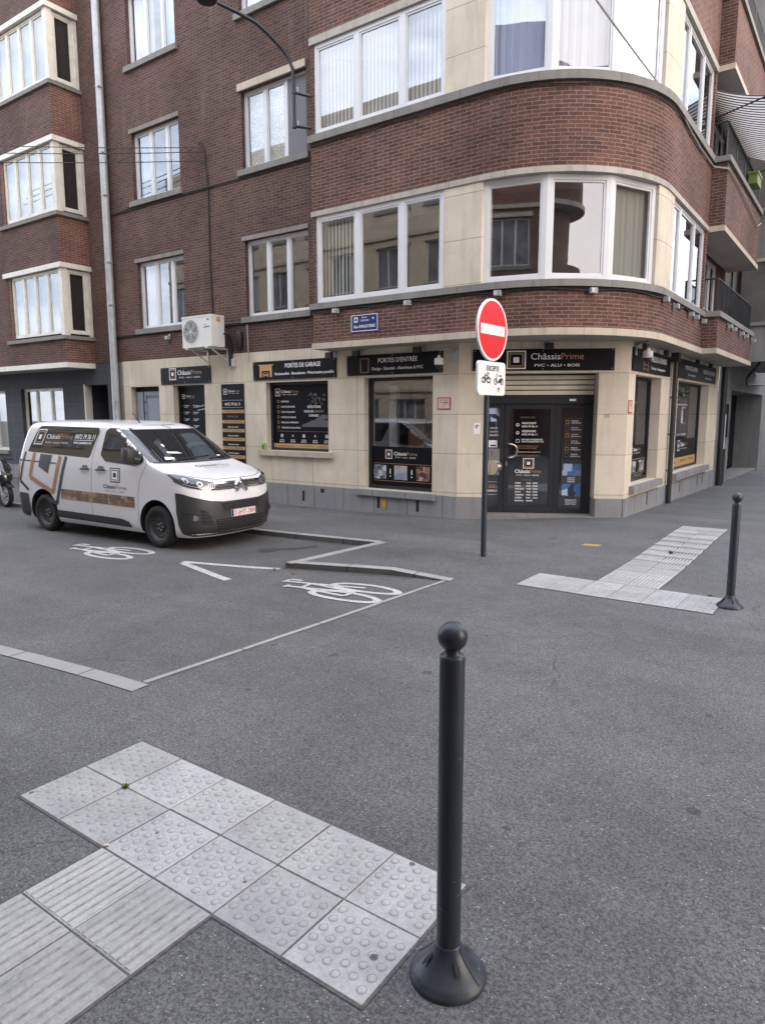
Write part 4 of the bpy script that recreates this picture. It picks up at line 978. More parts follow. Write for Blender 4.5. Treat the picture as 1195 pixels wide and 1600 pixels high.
for i, s in enumerate(('RÉALISATION', 'GESTION', 'COMPTABLE')): text(mb, FC, s, 2.10, 2.31, .33 - i * .04, .026, n, 'sign_white', bold=.0015)
mb.build('side_lettering', ent)
mb = MB(); mb.box(FC, .60, .81, -.40, -.33, .83, 1.34, 'steel'); pr = []
mb.lathe(P(.70, -.34, .98), [(0, -.09), (.14, -.09), (.14, .09), (0, .09)], 'steel', 20, 'y'); mb.box(FC, .62, .79, -.34, -.27, .86, 1.02, 'steel'); mb.box(FC, .66, .67, -.33, -.325, 1.2, 1.3, 'black_metal')
tag(mb.build('letterbox', at=P(.7, -.4, .83)), 'brushed steel letterbox with curved flap left of the entrance door', 'letterbox')
mb = MB(); mb.box(FC, 2.1, 2.22, -.36, -.345, 2.25, 2.29, 'paper'); mb.build('head_sticker', ent)

# ------------------------------------------------------------------ shop signs
def board(name, label, F, u0, u1, z0, z1, fn, cat='sign', th=.025, nb=.001, m='sign_black', group=None):
    a, b, c = F.p((u0 + u1) / 2, nb, z0)
    r = thing(name, label, cat, (a, b, c), group)
    mb = MB(); mb.box(F, u0, u1, nb, nb + th, z0, z1, m); mb.build('panel', r)
    mb = MB(); fn(mb, nb + th + .0015); mb.build('lettering', r)
    if u1 - u0 > 1.5:
        for u in (u0 + .04, (u0 + u1) / 2, u1 - .04):
            for z in (z0 + .03, z1 - .03): s = MB(); s.ring(F, (u, z), 0, .009, nb + th + .0012, 'steel', 8); s.build('screw', r)
    return r
GS = 'black fascia signs of the window shop'
board('shop_sign', 'black shop name sign above the rolled shutter of the corner entrance', FC, .26, 2.82, 2.80, 3.19, lambda mb, n: (squares_logo(mb, FC, .88, 2.83, .35, .33, n), text(mb, FC, 'Châssis', 1.32, 1.85, 3.0, .115, n, 'sign_white'), text(mb, FC, 'Prime', 1.865, 2.27, 3.0, .115, n, 'sign_bronze'), text(mb, FC, 'PVC • ALU • BOIS', 1.39, 2.20, 2.87, .05, n, 'sign_white', bold=.0015)), group=GS)
def s_garage(mb, n):
    mb.quad(F1, -11.65, -11.26, n, 3.06, 3.10, 'sign_gold'); mb.poly(F1, [(-11.68, 3.10), (-11.23, 3.10), (-11.2, 3.12), (-11.71, 3.12)], n, 'sign_gold'); mb.quad(F1, -11.65, -11.26, n, 2.84, 3.06, 'sign_gold'); mb.quad(F1, -11.58, -11.33, n + .001, 2.84, 2.98, 'sign_black')
    mb.quad(F1, -11.54, -11.37, n + .002, 2.87, 2.94, 'sign_gold'); mb.quad(F1, -11.52, -11.39, n + .003, 2.90, 2.93, 'sign_black'); mb.ring(F1, (-11.52, 2.86), 0, .02, n + .003, 'sign_gold', 8); mb.ring(F1, (-11.39, 2.86), 0, .02, n + .003, 'sign_gold', 8)
    text(mb, F1, 'PORTES DE GARAGE', -10.85, -9.82, 3.03, .095, n, 'sign_white', bold=.003); text(mb, F1, 'Sectionnelles - Basculantes - Motorisation possible', -11.17, -9.45, 2.875, .06, n, 'sign_white', bold=.002)
board('shop_sign', 'black garage door sign with gold garage drawing over the poster window', F1, -11.86, -9.40, 2.78, 3.19, s_garage, group=GS)
def s_entree(mb, n):
    for a, b, c, d_ in ((-8.75, -8.73, 2.84, 3.13), (-8.55, -8.53, 2.84, 3.13), (-8.75, -8.53, 2.84, 2.855), (-8.75, -8.53, 3.115, 3.13)): mb.quad(F1, a, b, n, c, d_, 'sign_bronze')
    text(mb, F1, "PORTES D'ENTRÉE", -8.30, -7.36, 3.03, .09, n, 'sign_white', bold=.002); text(mb, F1, 'Design - Sécurité - Aluminium & PVC', -8.45, -7.23, 2.885, .06, n, 'sign_white', bold=.0015)
board('shop_sign', 'black entrance door sign with a thin bronze door outline over the tall window', F1, -9.10, -6.80, 2.79, 3.195, s_entree, group=GS)
board('shop_sign', 'small black shop name sign above the poster window behind the van', F1, -15.25, -13.34, 2.765, 3.18, lambda mb, n: shop_logo(mb, F1, -14.90, 2.93, 1.25, n), group=GS)
board('shop_sign', 'black sign with ladder drawing over the narrow side street window', F2, 13.15, 15.98, 2.80, 3.22, lambda mb, n: (text(mb, F2, 'PERGOLAS & VÉRANDAS', 14.4, 15.6, 3.03, .11, n, 'sign_white', bold=.002), text(mb, F2, 'Terrasses - Aménagements', 14.4, 15.5, 2.88, .06, n, 'sign_white', bold=.002), [mb.quad(F2, 13.85, 14.2, n, 2.86 + .08 * i, 2.87 + .08 * i, 'sign_bronze') for i in range(4)], mb.quad(F2, 13.85, 13.88, n + .001, 2.83, 3.19, 'sign_bronze'), mb.quad(F2, 14.17, 14.2, n + .001, 2.83, 3.19, 'sign_bronze')), group=GS)
board('shop_sign', 'long black sign beyond the black downpipe over the wide side street window', F2, 16.75, 21.1, 2.82, 3.25, lambda mb, n: (text(mb, F2, 'MOUSTIQUAIRES', 17.4, 18.7, 3.03, .10, n, 'sign_white', bold=.002), text(mb, F2, 'Sur mesure', 17.7, 18.5, 2.9, .06, n, 'sign_white', bold=.002), text(mb, F2, 'VOLETS & STORES', 19.4, 20.9, 3.03, .10, n, 'sign_white', bold=.002), text(mb, F2, 'Intérieurs', 19.7, 20.5, 2.9, .06, n, 'sign_white', bold=.002)), group=GS)
def s_panel(mb, n):
    shop_logo(mb, F1, -12.90, 2.50, .56, n); mb.quad(F1, -12.95, -12.25, n, 2.33, 2.334, 'sign_white'); text(mb, F1, '0472 79 26 11', -12.86, -12.34, 2.21, .065, n, 'sign_white', bold=.002); mb.quad(F1, -12.95, -12.25, n, 2.16, 2.164, 'sign_white')
    T = (('CHÂSSIS SUR MESURE', 'PROMO -30%'), ("PORTES D'ENTRÉE", 'Design & sécurité'), ('PORTES DE GARAGE', 'Sectionnelles'), ('VOLETS ROULANTS', 'Motorisation fiable'), ('PERGOLAS & VÉRANDAS', 'Alu haut de gamme'), ('ISOLATION', 'Toiture'), ('TERRASSES', 'Bois composite'))
    z = 2.03
    for i, (a, b) in enumerate(T):
        mb.quad(F1, -12.97, -12.21, n, z, z + .075, 'sign_gold'); text(mb, F1, a, -12.90, -12.28, z + .018, .042, n + .001, 'text_black', bold=.001)
        text(mb, F1, b, -12.78, -12.42, z - .10, .035, n, 'sign_white' if i else 'sign_bronze', bold=.001); z -= .245 if i == 0 else .21
board('wall_panel_sign', 'tall black price panel with gold bars on the stone pier behind the van', F1, -12.98, -12.20, .62, 2.715, s_panel, th=.012)
# street plaque
def s_pl(mb, n):
    for q in ((-8.56, -7.92, 3.90, 3.912), (-8.56, -7.92, 3.60, 3.612), (-8.56, -8.545, 3.612, 3.90), (-7.935, -7.92, 3.612, 3.90)): mb.quad(FB, *q[:2], n, *q[2:], 'sign_white')
    mb.quad(FB, -8.49, -8.40, n, 3.77, 3.87, 'sign_face'); mb.ring(FB, (-8.445, 3.82), 0, .028, n + .001, 'plaque_blue', 8); mb.ring(FB, (-8.03, 3.83), 0, .024, n, 'sign_face', 5)
    text(mb, FB, 'Ville de', -8.31, -8.18, 3.845, .03, n, 'sign_white', bold=.001); text(mb, FB, 'TOURCOING', -8.34, -8.13, 3.785, .032, n, 'sign_white', bold=.001)
    text(mb, FB, "Rue d'ANGLETERRE", -8.49, -7.98, 3.665, .055, n, 'sign_white', bold=.002)
board('street_name_plaque', 'blue enamel street name plaque on the red brick oriel band', FB, -8.57, -7.91, 3.59, 3.92, s_pl, th=.012, m='plaque_blue')
# fire point signs
def fsign(F, u0, u1, z0, z1, lab):
    def g(mb, n):
        mb.quad(F, u0 + .022, u1 - .022, n, z0 + .022, z1 - .022, 'fire_pink'); text(mb, F, 'H 150', u0 + .07, u1 - .07, z1 - .075, .035, n + .001, 'text_black'); mb.quad(F, u0 + .05, u1 - .05, n + .001, z1 - .10, z1 - .092, 'text_black'); mb.quad(F, (u0 + u1) / 2 - .004, (u0 + u1) / 2 + .004, n + .001, z0 + .05, z1 - .1, 'text_black'); text(mb, F, '3,5', (u0 + u1) / 2 + .02, u1 - .04, (z0 + z1) / 2 - .01, .025, n + .001, 'text_black')
    board('hydrant_sign', lab, F, u0, u1, z0, z1, g, th=.01, m='fire_red', cat='sign', group='red rimmed hydrant signs')
fsign(F1, -6.91, -6.62, 2.09, 2.32, 'red rimmed hydrant sign on the pier right of the tall window')
fsign(F2, 13.06, 13.30, 2.02, 2.26, 'red rimmed hydrant sign left of the narrow side street window')
board('notice', 'small white notice with pink logo on the pier left of the entrance', FC, .30, .42, 1.63, 1.84, lambda mb, n: (mb.ring(FC, (.36, 1.77), .012, .035, n, 'fire_red', 12, 0, 300), mb.quad(FC, .32, .40, n, 1.66, 1.67, 'sign_white')), th=.003, m='paper', cat='notice')
mb = MB(); text(mb, FC, '19', 2.69, 2.765, 1.93, .075, .003, 'sign_bronze', bold=.002); mb.build('house_number', bld)

# ------------------------------------------------------------------ fittings on the walls
def spot(loc, ang, lab):
    c, s = cos(R_(ang)), sin(R_(ang)); r = thing('spotlight', lab, 'spotlight', loc, 'grey spotlights under the window sill', R_(ang))
    F = Frame(0, 0, 0); ORG[r.name] = Vector((0, 0, 0))
    mb = MB(); mb.box(F, -.06, .06, .02, .11, -.05, .04, 'camera_grey'); mb.box(F, -.05, .0, .11, .122, -.04, .03, 'white_plastic'); mb.tube([(.0, .115, -.005), (.045, .12, -.005)], .03, 'black_metal', 8); mb.build('housing', r)
    mb = MB(); mb.box(F, -.03, .03, -.0, .02, -.03, .09, 'galv'); mb.build('bracket', r)
    return r
sp = spot((-8.9, 10.99, 4.03), 0, 'small grey spotlight above the left half of the street plaque')
specs = [((-7.2, 10.99, 4.03), 0, 'small grey spotlight right of the street plaque below the bay sill'), ((*arcp(-82, .01), 4.03), 8, 'small grey spotlight right above the no entry disc'), ((*arcp(-46, .01), 4.03), 44, 'small grey spotlight high above the corner shop name sign'),
 ((*arcp(-4, .01), 4.03), 86, 'small grey spotlight where the rounded corner ends'), ((-3.29, 14.0, 4.0), 90, 'small grey spotlight next to the end of the rounded corner'), ((-3.29, 15.3, 4.0), 90, 'small grey spotlight midway below the side street window'), ((-3.29, 15.8, 4.0), 90, 'small grey spotlight right of the midway one below the side street window'), ((-3.29, 16.55, 4.0), 90, 'small grey spotlight in the inner corner by the balcony'),
 ((-2.99, 17.9, 4.0), 90, 'small grey spotlight on the balcony parapet, nearest the corner'), ((-2.99, 18.5, 4.0), 90, 'small grey spotlight on the balcony parapet, second from the corner'), ((-2.99, 19.6, 4.0), 90, 'small grey spotlight on the balcony parapet, middle one'), ((-2.99, 20.3, 4.0), 90, 'small grey spotlight on the balcony parapet, last but one'), ((-2.99, 21.6, 4.0), 90, 'small grey spotlight at the far end of the balcony parapet'), ((-14.83, 11.54, 3.93), 0, 'small white spotlight left of the air conditioner')]
for l, a, lab in specs: clone(sp, l, lab, 'grey spotlights under the window sill', R_(a))
# floodlights under the soffit
def flood(loc, ang, lab):
    r = thing('floodlight', lab, 'floodlight', loc, 'dark floodlights under the oriel soffit', R_(ang)); ORG[r.name] = Vector((0, 0, 0)); F = Frame(0, 0, 0)
    mb = MB(); mb.box(F, -.08, .08, .14, .22, -.14, -.03, 'black_metal'); mb.build('housing', r)
    mb = MB(); mb.box(F, -.02, .02, .0, .15, -.03, .0, 'galv'); mb.box(F, -.05, .05, .0, .02, -.08, .03, 'galv'); mb.build('bracket', r); return r
fl = flood((-9.45, 11.55, 3.31), 0, 'floodlight above the right end of the garage door sign')
for u, F, a, lab in ((-8.74, F1, 0, 'floodlight above the left half of the entrance door sign'), (-7.27, F1, 0, 'floodlight above the right half of the entrance door sign'), (1.62, FC, 29.2, 'floodlight centred above the corner shop name sign'), (13.35, F2, 90, 'floodlight at the corner end of the ladder drawing sign'), (14.9, F2, 90, 'floodlight above the middle of the ladder drawing sign'), (17.9, F2, 90, 'floodlight above the long side street sign, nearer the pipe'), (19.5, F2, 90, 'floodlight above the long side street sign, farther from the pipe')):
    x, y, _ = F.p(u, 0, 0); clone(fl, (x, y, 3.31), lab, 'dark floodlights under the oriel soffit', R_(a))
def domecam(loc, lab, ang=0):
    r = thing('security_camera', lab, 'camera', loc, 'dome security cameras', R_(ang)); ORG[r.name] = Vector((0, 0, 0)); F = Frame(0, 0, 0)
    mb = MB(); mb.box(F, .02, .14, .0, .03, -.14, .10, 'galv'); mb.tube([(.07, -.02, .04), (.07, -.12, .09), (.0, -.22, .10), (-.08, -.27, .06), (-.10, -.28, -.04)], .022, 'camera_grey', 8); mb.build('arm', r)
    mb = MB(); mb.lathe((-.10, -.28, -.20), [(0, .16), (.03, .16), (.035, .12), (.085, .11), (.09, .0), (.085, -.01), (.0, -.01)], 'white_plastic', 20); mb.build('housing', r)
    mb = MB(); mb.lathe((-.10, -.28, -.20), [(.07, -.012), (.065, -.05), (.04, -.08), (0, -.09)], 'black_metal', 20); mb.build('lens', r)
    return r
dc = domecam((-6.62, 11.55, 3.12), 'white dome security camera on a bent arm left of the entrance')
clone(dc, (-3.75, 13.25, 3.22), 'white dome security camera at the start of the side street signs', 'dome security cameras', R_(90))
# air conditioner
ac = thing('air_conditioner', 'cream outdoor air conditioner unit bracketed to the brick wall above the van', 'air conditioner', (-13.2, 11.55, 3.5))
mb = MB(); x0, x1, ya, yb, za, zb = -13.57, -12.55, 10.92, 11.31, 3.55, 4.26
mb.box(FG, x0, x1, -yb, -ya, za, zb, 'ac_casing'); mb.box(FG, x0 - .008, x1 + .008, -yb - .0, -ya + .008, zb - .035, zb + .004, 'ac_casing'); cs = mb.build('casing', ac)
FA = Frame(0, ya, 0); mb = MB(); cc = (-13.26, 3.91)
for i in range(6): mb.ring(FA, cc, .045 + .04 * i, .05 + .04 * i, .006, 'ac_casing', 30)
mb.ring(FA, cc, 0, .272, .002, 'ac_grill', 32)
for k in range(16): a = 2 * pi * k / 16 + .2; mb.bar(FA, (cc[0] + .04 * cos(a), cc[1] + .04 * sin(a)), (cc[0] + .272 * cos(a), cc[1] + .272 * sin(a)), .006, .007, 'ac_casing')
mb.ring(FA, cc, .265, .285, .008, 'ac_casing', 32); mb.ring(FA, cc, 0, .04, .010, 'white_plastic', 16)
mb.build('fan_grille', cs)
mb = MB(); 
for k in range(5):
    a = 2 * pi * k / 5; mb.poly(FA, [(cc[0], cc[1]), (cc[0] + .2 * cos(a), cc[1] + .2 * sin(a)), (cc[0] + .21 * cos(a + .5), cc[1] + .21 * sin(a + .5))], .004, 'black_metal')
mb.build('fan', cs)
mb = MB(); mb.bar(FA, (-12.82, 3.985), (-12.60, 3.995), .018, .004, 'plaque_blue'); mb.bar(FA, (-12.78, 4.05), (-12.70, 4.02), .012, .004, 'plaque_blue'); mb.quad(FA, -12.70, -12.62, .004, 4.145, 4.17, 'text_black'); FX = Frame(x1, 0, 90); mb.poly(FX, [(11.07, 4.12), (11.19, 4.12), (11.19, 4.17), (11.13, 4.25), (11.07, 4.17)], .004, 'orange_mark'); mb.build('badge', cs)
for x in (-13.42, -12.72):
    mb = MB(); mb.box(FG, x - .02, x + .02, -11.55, -10.88, 3.51, 3.547, 'ac_casing'); mb.tube([(x, 11.55, 3.25), (x, 11.02, 3.53)], .016, 'ac_casing', 6); mb.box(FG, x - .02, x + .02, -11.55, -11.53, 3.2, 3.55, 'ac_casing'); mb.build('wall_bracket', ac)
mb = MB(); mb.tube([(-12.56, 11.28, 3.85), (-12.52, 11.36, 3.88), (-12.53, 11.42, 3.8), (-12.55, 11.46, 3.7), (-12.57, 11.50, 3.4), (-12.58, 11.51, 3.12)], [.02, .025, .05, .06, .05, .04], 'cable_black', 8); mb.build('insulated_pipe', ac)
mb = MB(); mb.lathe((-12.27, 11.50, 3.72), [(0, .20), (.07, .19), (.09, .14), (.09, -.14), (.07, -.19), (0, -.20)], 'black_metal', 16); tag(mb.build('cable_junction_box', at=(-12.27, 11.5, 3.5)), 'black rounded cable box on the brick right of the air conditioner', 'junction box')
mb = MB(); mb.box(F1, -12.54, -12.44, 0, .07, 3.12, 3.30, 'white_plastic'); tag(mb.build('switch_box', at=(-12.5, 11.55, 3.1)), 'small white box on the stone below the air conditioner pipe', 'box')
mb = MB(); mb.tube([(-12.0, 11.51, 4.05), (-11.98, 11.51, 3.2)], .013, 'galv', 6); tag(mb.build('conduit', at=(-12, 11.5, 3.2)), 'thin grey conduit hanging down right of the black cable box', 'conduit')
# downpipes
mb = MB(); mb.tube([(-17.10, 11.42, -.1), (-17.10, 11.42, ROOF)], .10, 'galv', 14)
po = mb.build('downpipe', at=(-17.1, 11.42, 0)); tag(po, 'fat grey zinc downpipe between the two brick buildings', 'downpipe')
for z in (2.35, 4.9, 6.0, 7.7, 8.75, 10.35): mb = MB(); mb.tube([(-17.10, 11.42, z), (-17.10, 11.42, z + .05)], .108, 'galv', 14); mb.box(FG, -17.02, -16.98, -11.42, -11.30, z, z + .03, 'galv'); mb.build('collar', po)
mb = MB(); mb.tube([(-3.66, 16.16, -.1), (-3.66, 16.16, 3.32)], .055, 'black_metal', 12); mb.box(Frame(-3.66, 16.16, 90), -.1, .1, -.1, .07, 3.12, 3.32, 'black_metal'); po = mb.build('downpipe', at=(-3.66, 16.16, 0)); tag(po, 'black downpipe on the stone between the two side street windows', 'downpipe', )
for z in (.75, 1.55, 2.35): mb = MB(); mb.tube([(-3.66, 16.16, z), (-3.66, 16.16, z + .03)], .065, 'black_metal', 12); mb.box(FG, -3.74, -3.60, -16.18, -16.14, z, z + .03, 'black_metal'); mb.build('collar', po)
mb = MB(); mb.tube([(-3.66, 22.15, -.3), (-3.66, 22.15, 3.4)], .075, 'black_metal', 12); mb.tube([(-3.64, 22.15, -.3), (-3.64, 22.15, 1.0)], .088, 'black_metal', 12); tag(mb.build('downpipe', at=(-3.66, 22.15, -.15)), 'black downpipe at the far end of the shop beside the grey building', 'downpipe')
# cables
def cable(name, pts, r, m, lab, n=10, sag=0):
    out = []
    for a, b in zip(pts, pts[1:]):
        for i in range(n):
            t = i / n; out.append(tuple(a[k] + (b[k] - a[k]) * t - (sag * 4 * t * (1 - t) if k == 2 else 0) for k in range(3)))
    out.append(pts[-1]); mb = MB(); mb.tube(out, r, m, 5); return tag(mb.build(name, at=pts[0]), lab, 'cable')
cable('overhead_cable', [(-25.5, 7.6, 9.9), (-13.28, 11.52, 8.15)], .011, 'cable_black', 'thin overhead wire reaching the cable knot, topmost of three', sag=.12)
cable('overhead_cable', [(-25.5, 7.7, 9.65), (-13.26, 11.52, 8.05)], .011, 'cable_black', 'thin overhead wire reaching the cable knot, middle of three', sag=.12)
cable('overhead_cable', [(-25.5, 7.8, 9.42), (-13.28, 11.52, 7.86)], .011, 'cable_black', 'thin overhead wire reaching the cable knot, lowest of three', sag=.12)
cable('wall_cable', [(-13.5, 11.50, 8.30), (-13.32, 11.50, 8.26), (-13.28, 11.52, 8.08), (-13.2, 11.53, 7.2), (-13.22, 11.53, 5.5), (-13.18, 11.53, 4.3)], .016, 'cable_black', 'black cable running down the brick wall to the air conditioner')
cable('wall_cable', [(-17.3, 11.52, 7.22), (-16.0, 11.52, 7.3), (-13.2, 11.52, 7.27), (-12.1, 11.52, 7.26)], .013, 'cable_black', 'black cable crossing the brick between the first and second floor windows')
def sillcable(off, dz, r, z, lab, m='cable_black', amp=.012):
    p = [(-17.3, 11.52, z + dz), (-14, 11.52, z + dz + .02), (-9.62, 11.52, z + dz + .02), (-9.56, 10.98, z + dz)]
    p += [(x, 10.98 - off, z + dz + amp * sin(x * 5 + dz * 90)) for x in fr(-9.3, -5.75, 12)]
    p += [(AC_[0] + (RR + .02 + off) * cos(R_(a)), AC_[1] + (RR + .02 + off) * sin(R_(a)), z + dz + amp * sin(a * .17 + dz * 90)) for a in range(-85, 1, 5)]
    p += [(-3.28 + off, y, z + dz + amp * 2 * sin(y * 6)) for y in fr(13.6, 16.7, 10)]
    mb = MB(); mb.tube(p, r, m, 5); return tag(mb.build('sill_cable', at=p[0]), lab, 'cable')
sillcable(0, .035, .020, 4.05, 'thick black cable right under the lower window sill')
sillcable(.01, .005, .013, 4.05, 'thin black cable looping under the lower window sill', amp=.02)
sillcable(.012, .02, .011, 7.21, 'black cable under the upper window sill of the oriel', amp=.015)
cable('overhead_cable', [(2.4, -12.5, 5.2), (-1.5, 3.95, 4.22), (-3.27, 13.9, 7.33)], .016, 'cable_grey', 'grey cable hanging across the corner to the upper sill', n=14) if 0 else None
mb = MB(); pts = []
for i in range(25):
    t = i / 24; a = Vector((-4.6, 6.2, 9.2)); b = Vector((-3.27, 13.9, 7.30)); p = a.lerp(b, t); p.z -= .5 * t * (1 - t); pts.append(tuple(p))
mb.tube([(-5.7, -6, 12.3)] + pts, .017, 'cable_grey', 6); mb.tube([(-3.27, 13.9, 7.3), (-3.26, 14.4, 7.22), (-3.26, 15.4, 7.18), (-3.26, 16.7, 7.2), (-2.97, 16.75, 7.12), (-2.96, 18, 7.1), (-2.96, 19.5, 7.0), (-2.96, 21, 6.85), (-2.96, 21.6, 7.05)], .016, 'cable_grey', 6); tag(mb.build('overhead_cable', at=(-3.27, 13.9, 7.3)), 'pale grey cable slanting across the rounded corner and along the balcony', 'cable')
# street lamp
lp = thing('street_lamp', 'black wall mounted street lamp on a curved arm left of the bay', 'street lamp', (-9.9, 10.91, 7.6))
mb = MB(); mb.tube([(-9.9, 10.914, 7.62), (-9.9, 10.91, 8.31), (-9.91, 10.90, 8.72), (-9.97, 10.83, 8.93), (-10.05, 10.75, 9.07), (-10.21, 10.57, 9.29), (-10.37, 10.39, 9.47), (-10.61, 10.13, 9.62), (-10.85, 9.87, 9.74)], [.035, .035, .035, .036, .037, .038, .036, .034, .032], 'lamp_black', 12); mb.build('arm', lp)
mb = MB(); mb.tube([(-9.54, 11.02, 8.16), (-9.87, 10.92, 8.28)], .03, 'lamp_black', 6); mb.tube([(-9.54, 11.02, 7.58), (-9.87, 10.92, 7.66)], .03, 'lamp_black', 6); mb.box(Frame(-9.54, 11.05, 0), -.02, .0, -.2, .05, 8.05, 8.25, 'lamp_black')
for z in (8.26, 7.64): mb.tube([(-9.9, 10.913, z), (-9.9, 10.913, z + .07)], .047, 'lamp_black', 10); mb.tube([(-9.83, 10.95, z), (-9.83, 10.95, z + .12)], .02, 'galv', 6)
mb.build('bracket', lp)
mb = MB(); prof = [(0, .16), (.09, .15), (.16, .09), (.20, .0), (.17, -.03), (0, -.05)]
for i in range(1): mb.lathe((-11.0, 9.72, 9.78), prof, 'lamp_black', 20)
mb.build('lamp_head', lp)

# ------------------------------------------------------------------ balcony awning and planter
aw = thing('awning', 'black and white striped awning over the second floor balcony', 'awning', (-3.7, 19, 8.9))
mb = MB(); nx = 14
for i in range(30):
    ya, yb = 16.85 + 4.7 * i / 30, 16.85 + 4.7 * (i + 1) / 30
    for j in range(nx):
        ta, tb = j / nx, (j + 1) / nx; f = lambda t: (-3.72 + 1.35 * t, 9.0 - .55 * t - .28 * t * (1 - t))
        (xa, za), (xb, zb) = f(ta), f(tb); mb.face([(xa, ya, za), (xb, ya, zb), (xb, yb, zb), (xa, yb, za)], 'awning_stripes', [(ya, xa), (ya, xb), (yb, xb), (yb, xa)], True)
mb.build('fabric', aw)
mb = MB(); mb.box(F2, 16.85, 21.55, 1.37, 1.385, 8.25, 8.45, 'paper'); mb.build('valance', aw)
mb = MB(); mb.tube([(-3.7, 17.0, 8.2), (-2.4, 16.9, 8.44)], .016, 'black_metal', 6); mb.tube([(-3.7, 21.4, 8.2), (-2.4, 21.45, 8.44)], .016, 'black_metal', 6); mb.build('arm', aw)
mb = MB(); mb.box(F2, 19.6, 20.2, .72, .92, 7.55, 7.80, 'planter_lime'); mb.box(F2, 19.57, 20.23, .70, .94, 7.77, 7.83, 'planter_lime')
tag(mb.build('planter', at=(-2.9, 19.9, 7.55)), 'lime green planter box hooked on the upper balcony railing', 'planter')

# ------------------------------------------------------------------ left neighbour
lb = thing('apartment_building', 'brown brick building with cream framed corner bays left of the zinc downpipe', 'building', (-22, 11.55, 0))
lh = [(x, x + 1.8, a, b) for x in (-37.5, -33.2, -29.2) for a, b in ((4.22, 5.9), (7.42, 9.06), (10.64, 12.3))]
for q_ in lh: window(lb, F1, q_[0], q_[1], q_[2], q_[3], -.09, 3, cur=[('net', 0, .5)], fm='cream_paint', room='black_void', depth=.4)
mb = MB(); mb.wall(F1, -40, -17.36, 3.42, 14.5, -.012, lh, .12, 'brick_brown'); mb.box(FG, -40, -17.4, -22, -11.7, 14.3, 14.5, 'grey_render'); mb.box(FG, -40, -17.4, -22, -14, 0, 14.3, 'grey_render'); mb.build('wall', lb)
mb = MB(); mb.wall(F1, -40, -17.40, .36, 3.41, 0, [(-22.40, -19.95, .80, 2.80), (-26.0, -23.40, .80, 2.76), (-18.80, -17.66, .36, 2.83)], .25, 'dark_tile'); mb.box(F1, -17.39, -16.93, -.2, .012, -.3, 3.41, 'grey_render'); mb.build('ground_floor_wall', lb)
mb = MB(); mb.box(F1, -40, -18.82, -.2, .03, -.5, .358, 'blue_stone'); mb.build('plinth', lb)
mb = MB(); mb.box(F1, -18.80, -17.66, -1.2, -1.1, -.3, 2.9, 'black_void'); mb.box(F1, -18.80, -18.79, -1.1, -.25, -.3, 2.83, 'dark_tile'); mb.box(F1, -18.82, -18.765, -.2, .02, -.2, 2.86, 'cream_paint'); mb.build('doorway', lb)
window(lb, F1, -22.40, -19.95, .80, 2.80, -.12, [.30, .35, .35], cur=[('net', .02, .98, 'beige_blind')], fw=.06, fm='cream_paint')
window(lb, F1, -26.0, -23.40, .80, 2.76, -.12, 3, cur=[('net', 0, 1, 'beige_blind')], fw=.06, fm='cream_paint')
mb = MB(); mb.box(F1, -26.1, -23.35, -.1, .08, .70, .797, 'sill_stone'); mb.box(F1, -22.5, -19.85, -.1, .08, .70, .797, 'sill_stone'); mb.build('sill', lb)
BY = 10.70; bx = -18.2
FL = Frame(0, BY, 0); FLs = Frame(bx, 0, 90)
def lpath(off=0, l=-26): return [(l, BY - off), (bx + off, BY - off), (bx + off, 11.57)]
bz = [(4.14, 5.92), (7.36, 9.12), (10.60, 12.34)]
mb = MB(); lastz = 3.42
for (a, b) in bz + [(14.4, 14.5)]:
    mb.prism(lpath(), [(-26, 11.57)], lastz, a, 'brick_brown', mseg={1: 'brick_orange'}); 
    lastz = b + .13 if a < 14 else b
mb.box(FL, -26, -21.05, -.8, -.001, 4.14, 14.4, 'brick_brown')
mb.build('bay_wall', lb)
mb = MB(); mb.prism(lpath(.02), [(-26, 11.57)], 3.28, 3.418, 'cream_paint', mbot='soffit_plaster'); mb.build('bay_base', lb)
for a, b in bz:
    mb = MB(); mb.prism([(-21.2, 11.5)] + lpath(.07, -21.2), [], a - .10, a - .001, 'sill_stone'); so_ = mb.build('bay_sill', lb)
    mb = MB(); mb.prism([(-21.2, 11.5)] + lpath(.06, -21.2), [], b + .002, b + .13, 'cream_paint'); mb.build('bay_lintel', lb)
    for q_ in ((FL, -18.36, -18.2, -.17, -.003, 'cream_paint'), (FLs, 11.47, 11.56, -.1, -.01, 'cream_paint'), (FL, -21.05, -20.88, -.5, -.01, 'brick_orange')): mb = MB(); mb.box(*q_[:5], a, b, q_[5]); mb.build('bay_post', lb)
    window(lb, FL, -20.88, -18.36, a + .06, b - .02, -.04, 4, cur=[('net', 0, 1, 'net_curtain')], fw=.05, fm='cream_paint', depth=.5, mull=.10, room=None); q_ = MB(); q_.box(FL, -20.9, -18.37, -.55, -.5, a, b, 'room_dark'); q_.build('room_interior', lb)
    window(lb, FLs, BY + .17, 11.47, a + .06, b - .02, -.04, 1, fw=.07, fm='cream_paint', room=None, glass='shop_glass', cur=[('flat', 0, 1, 'black_void')])

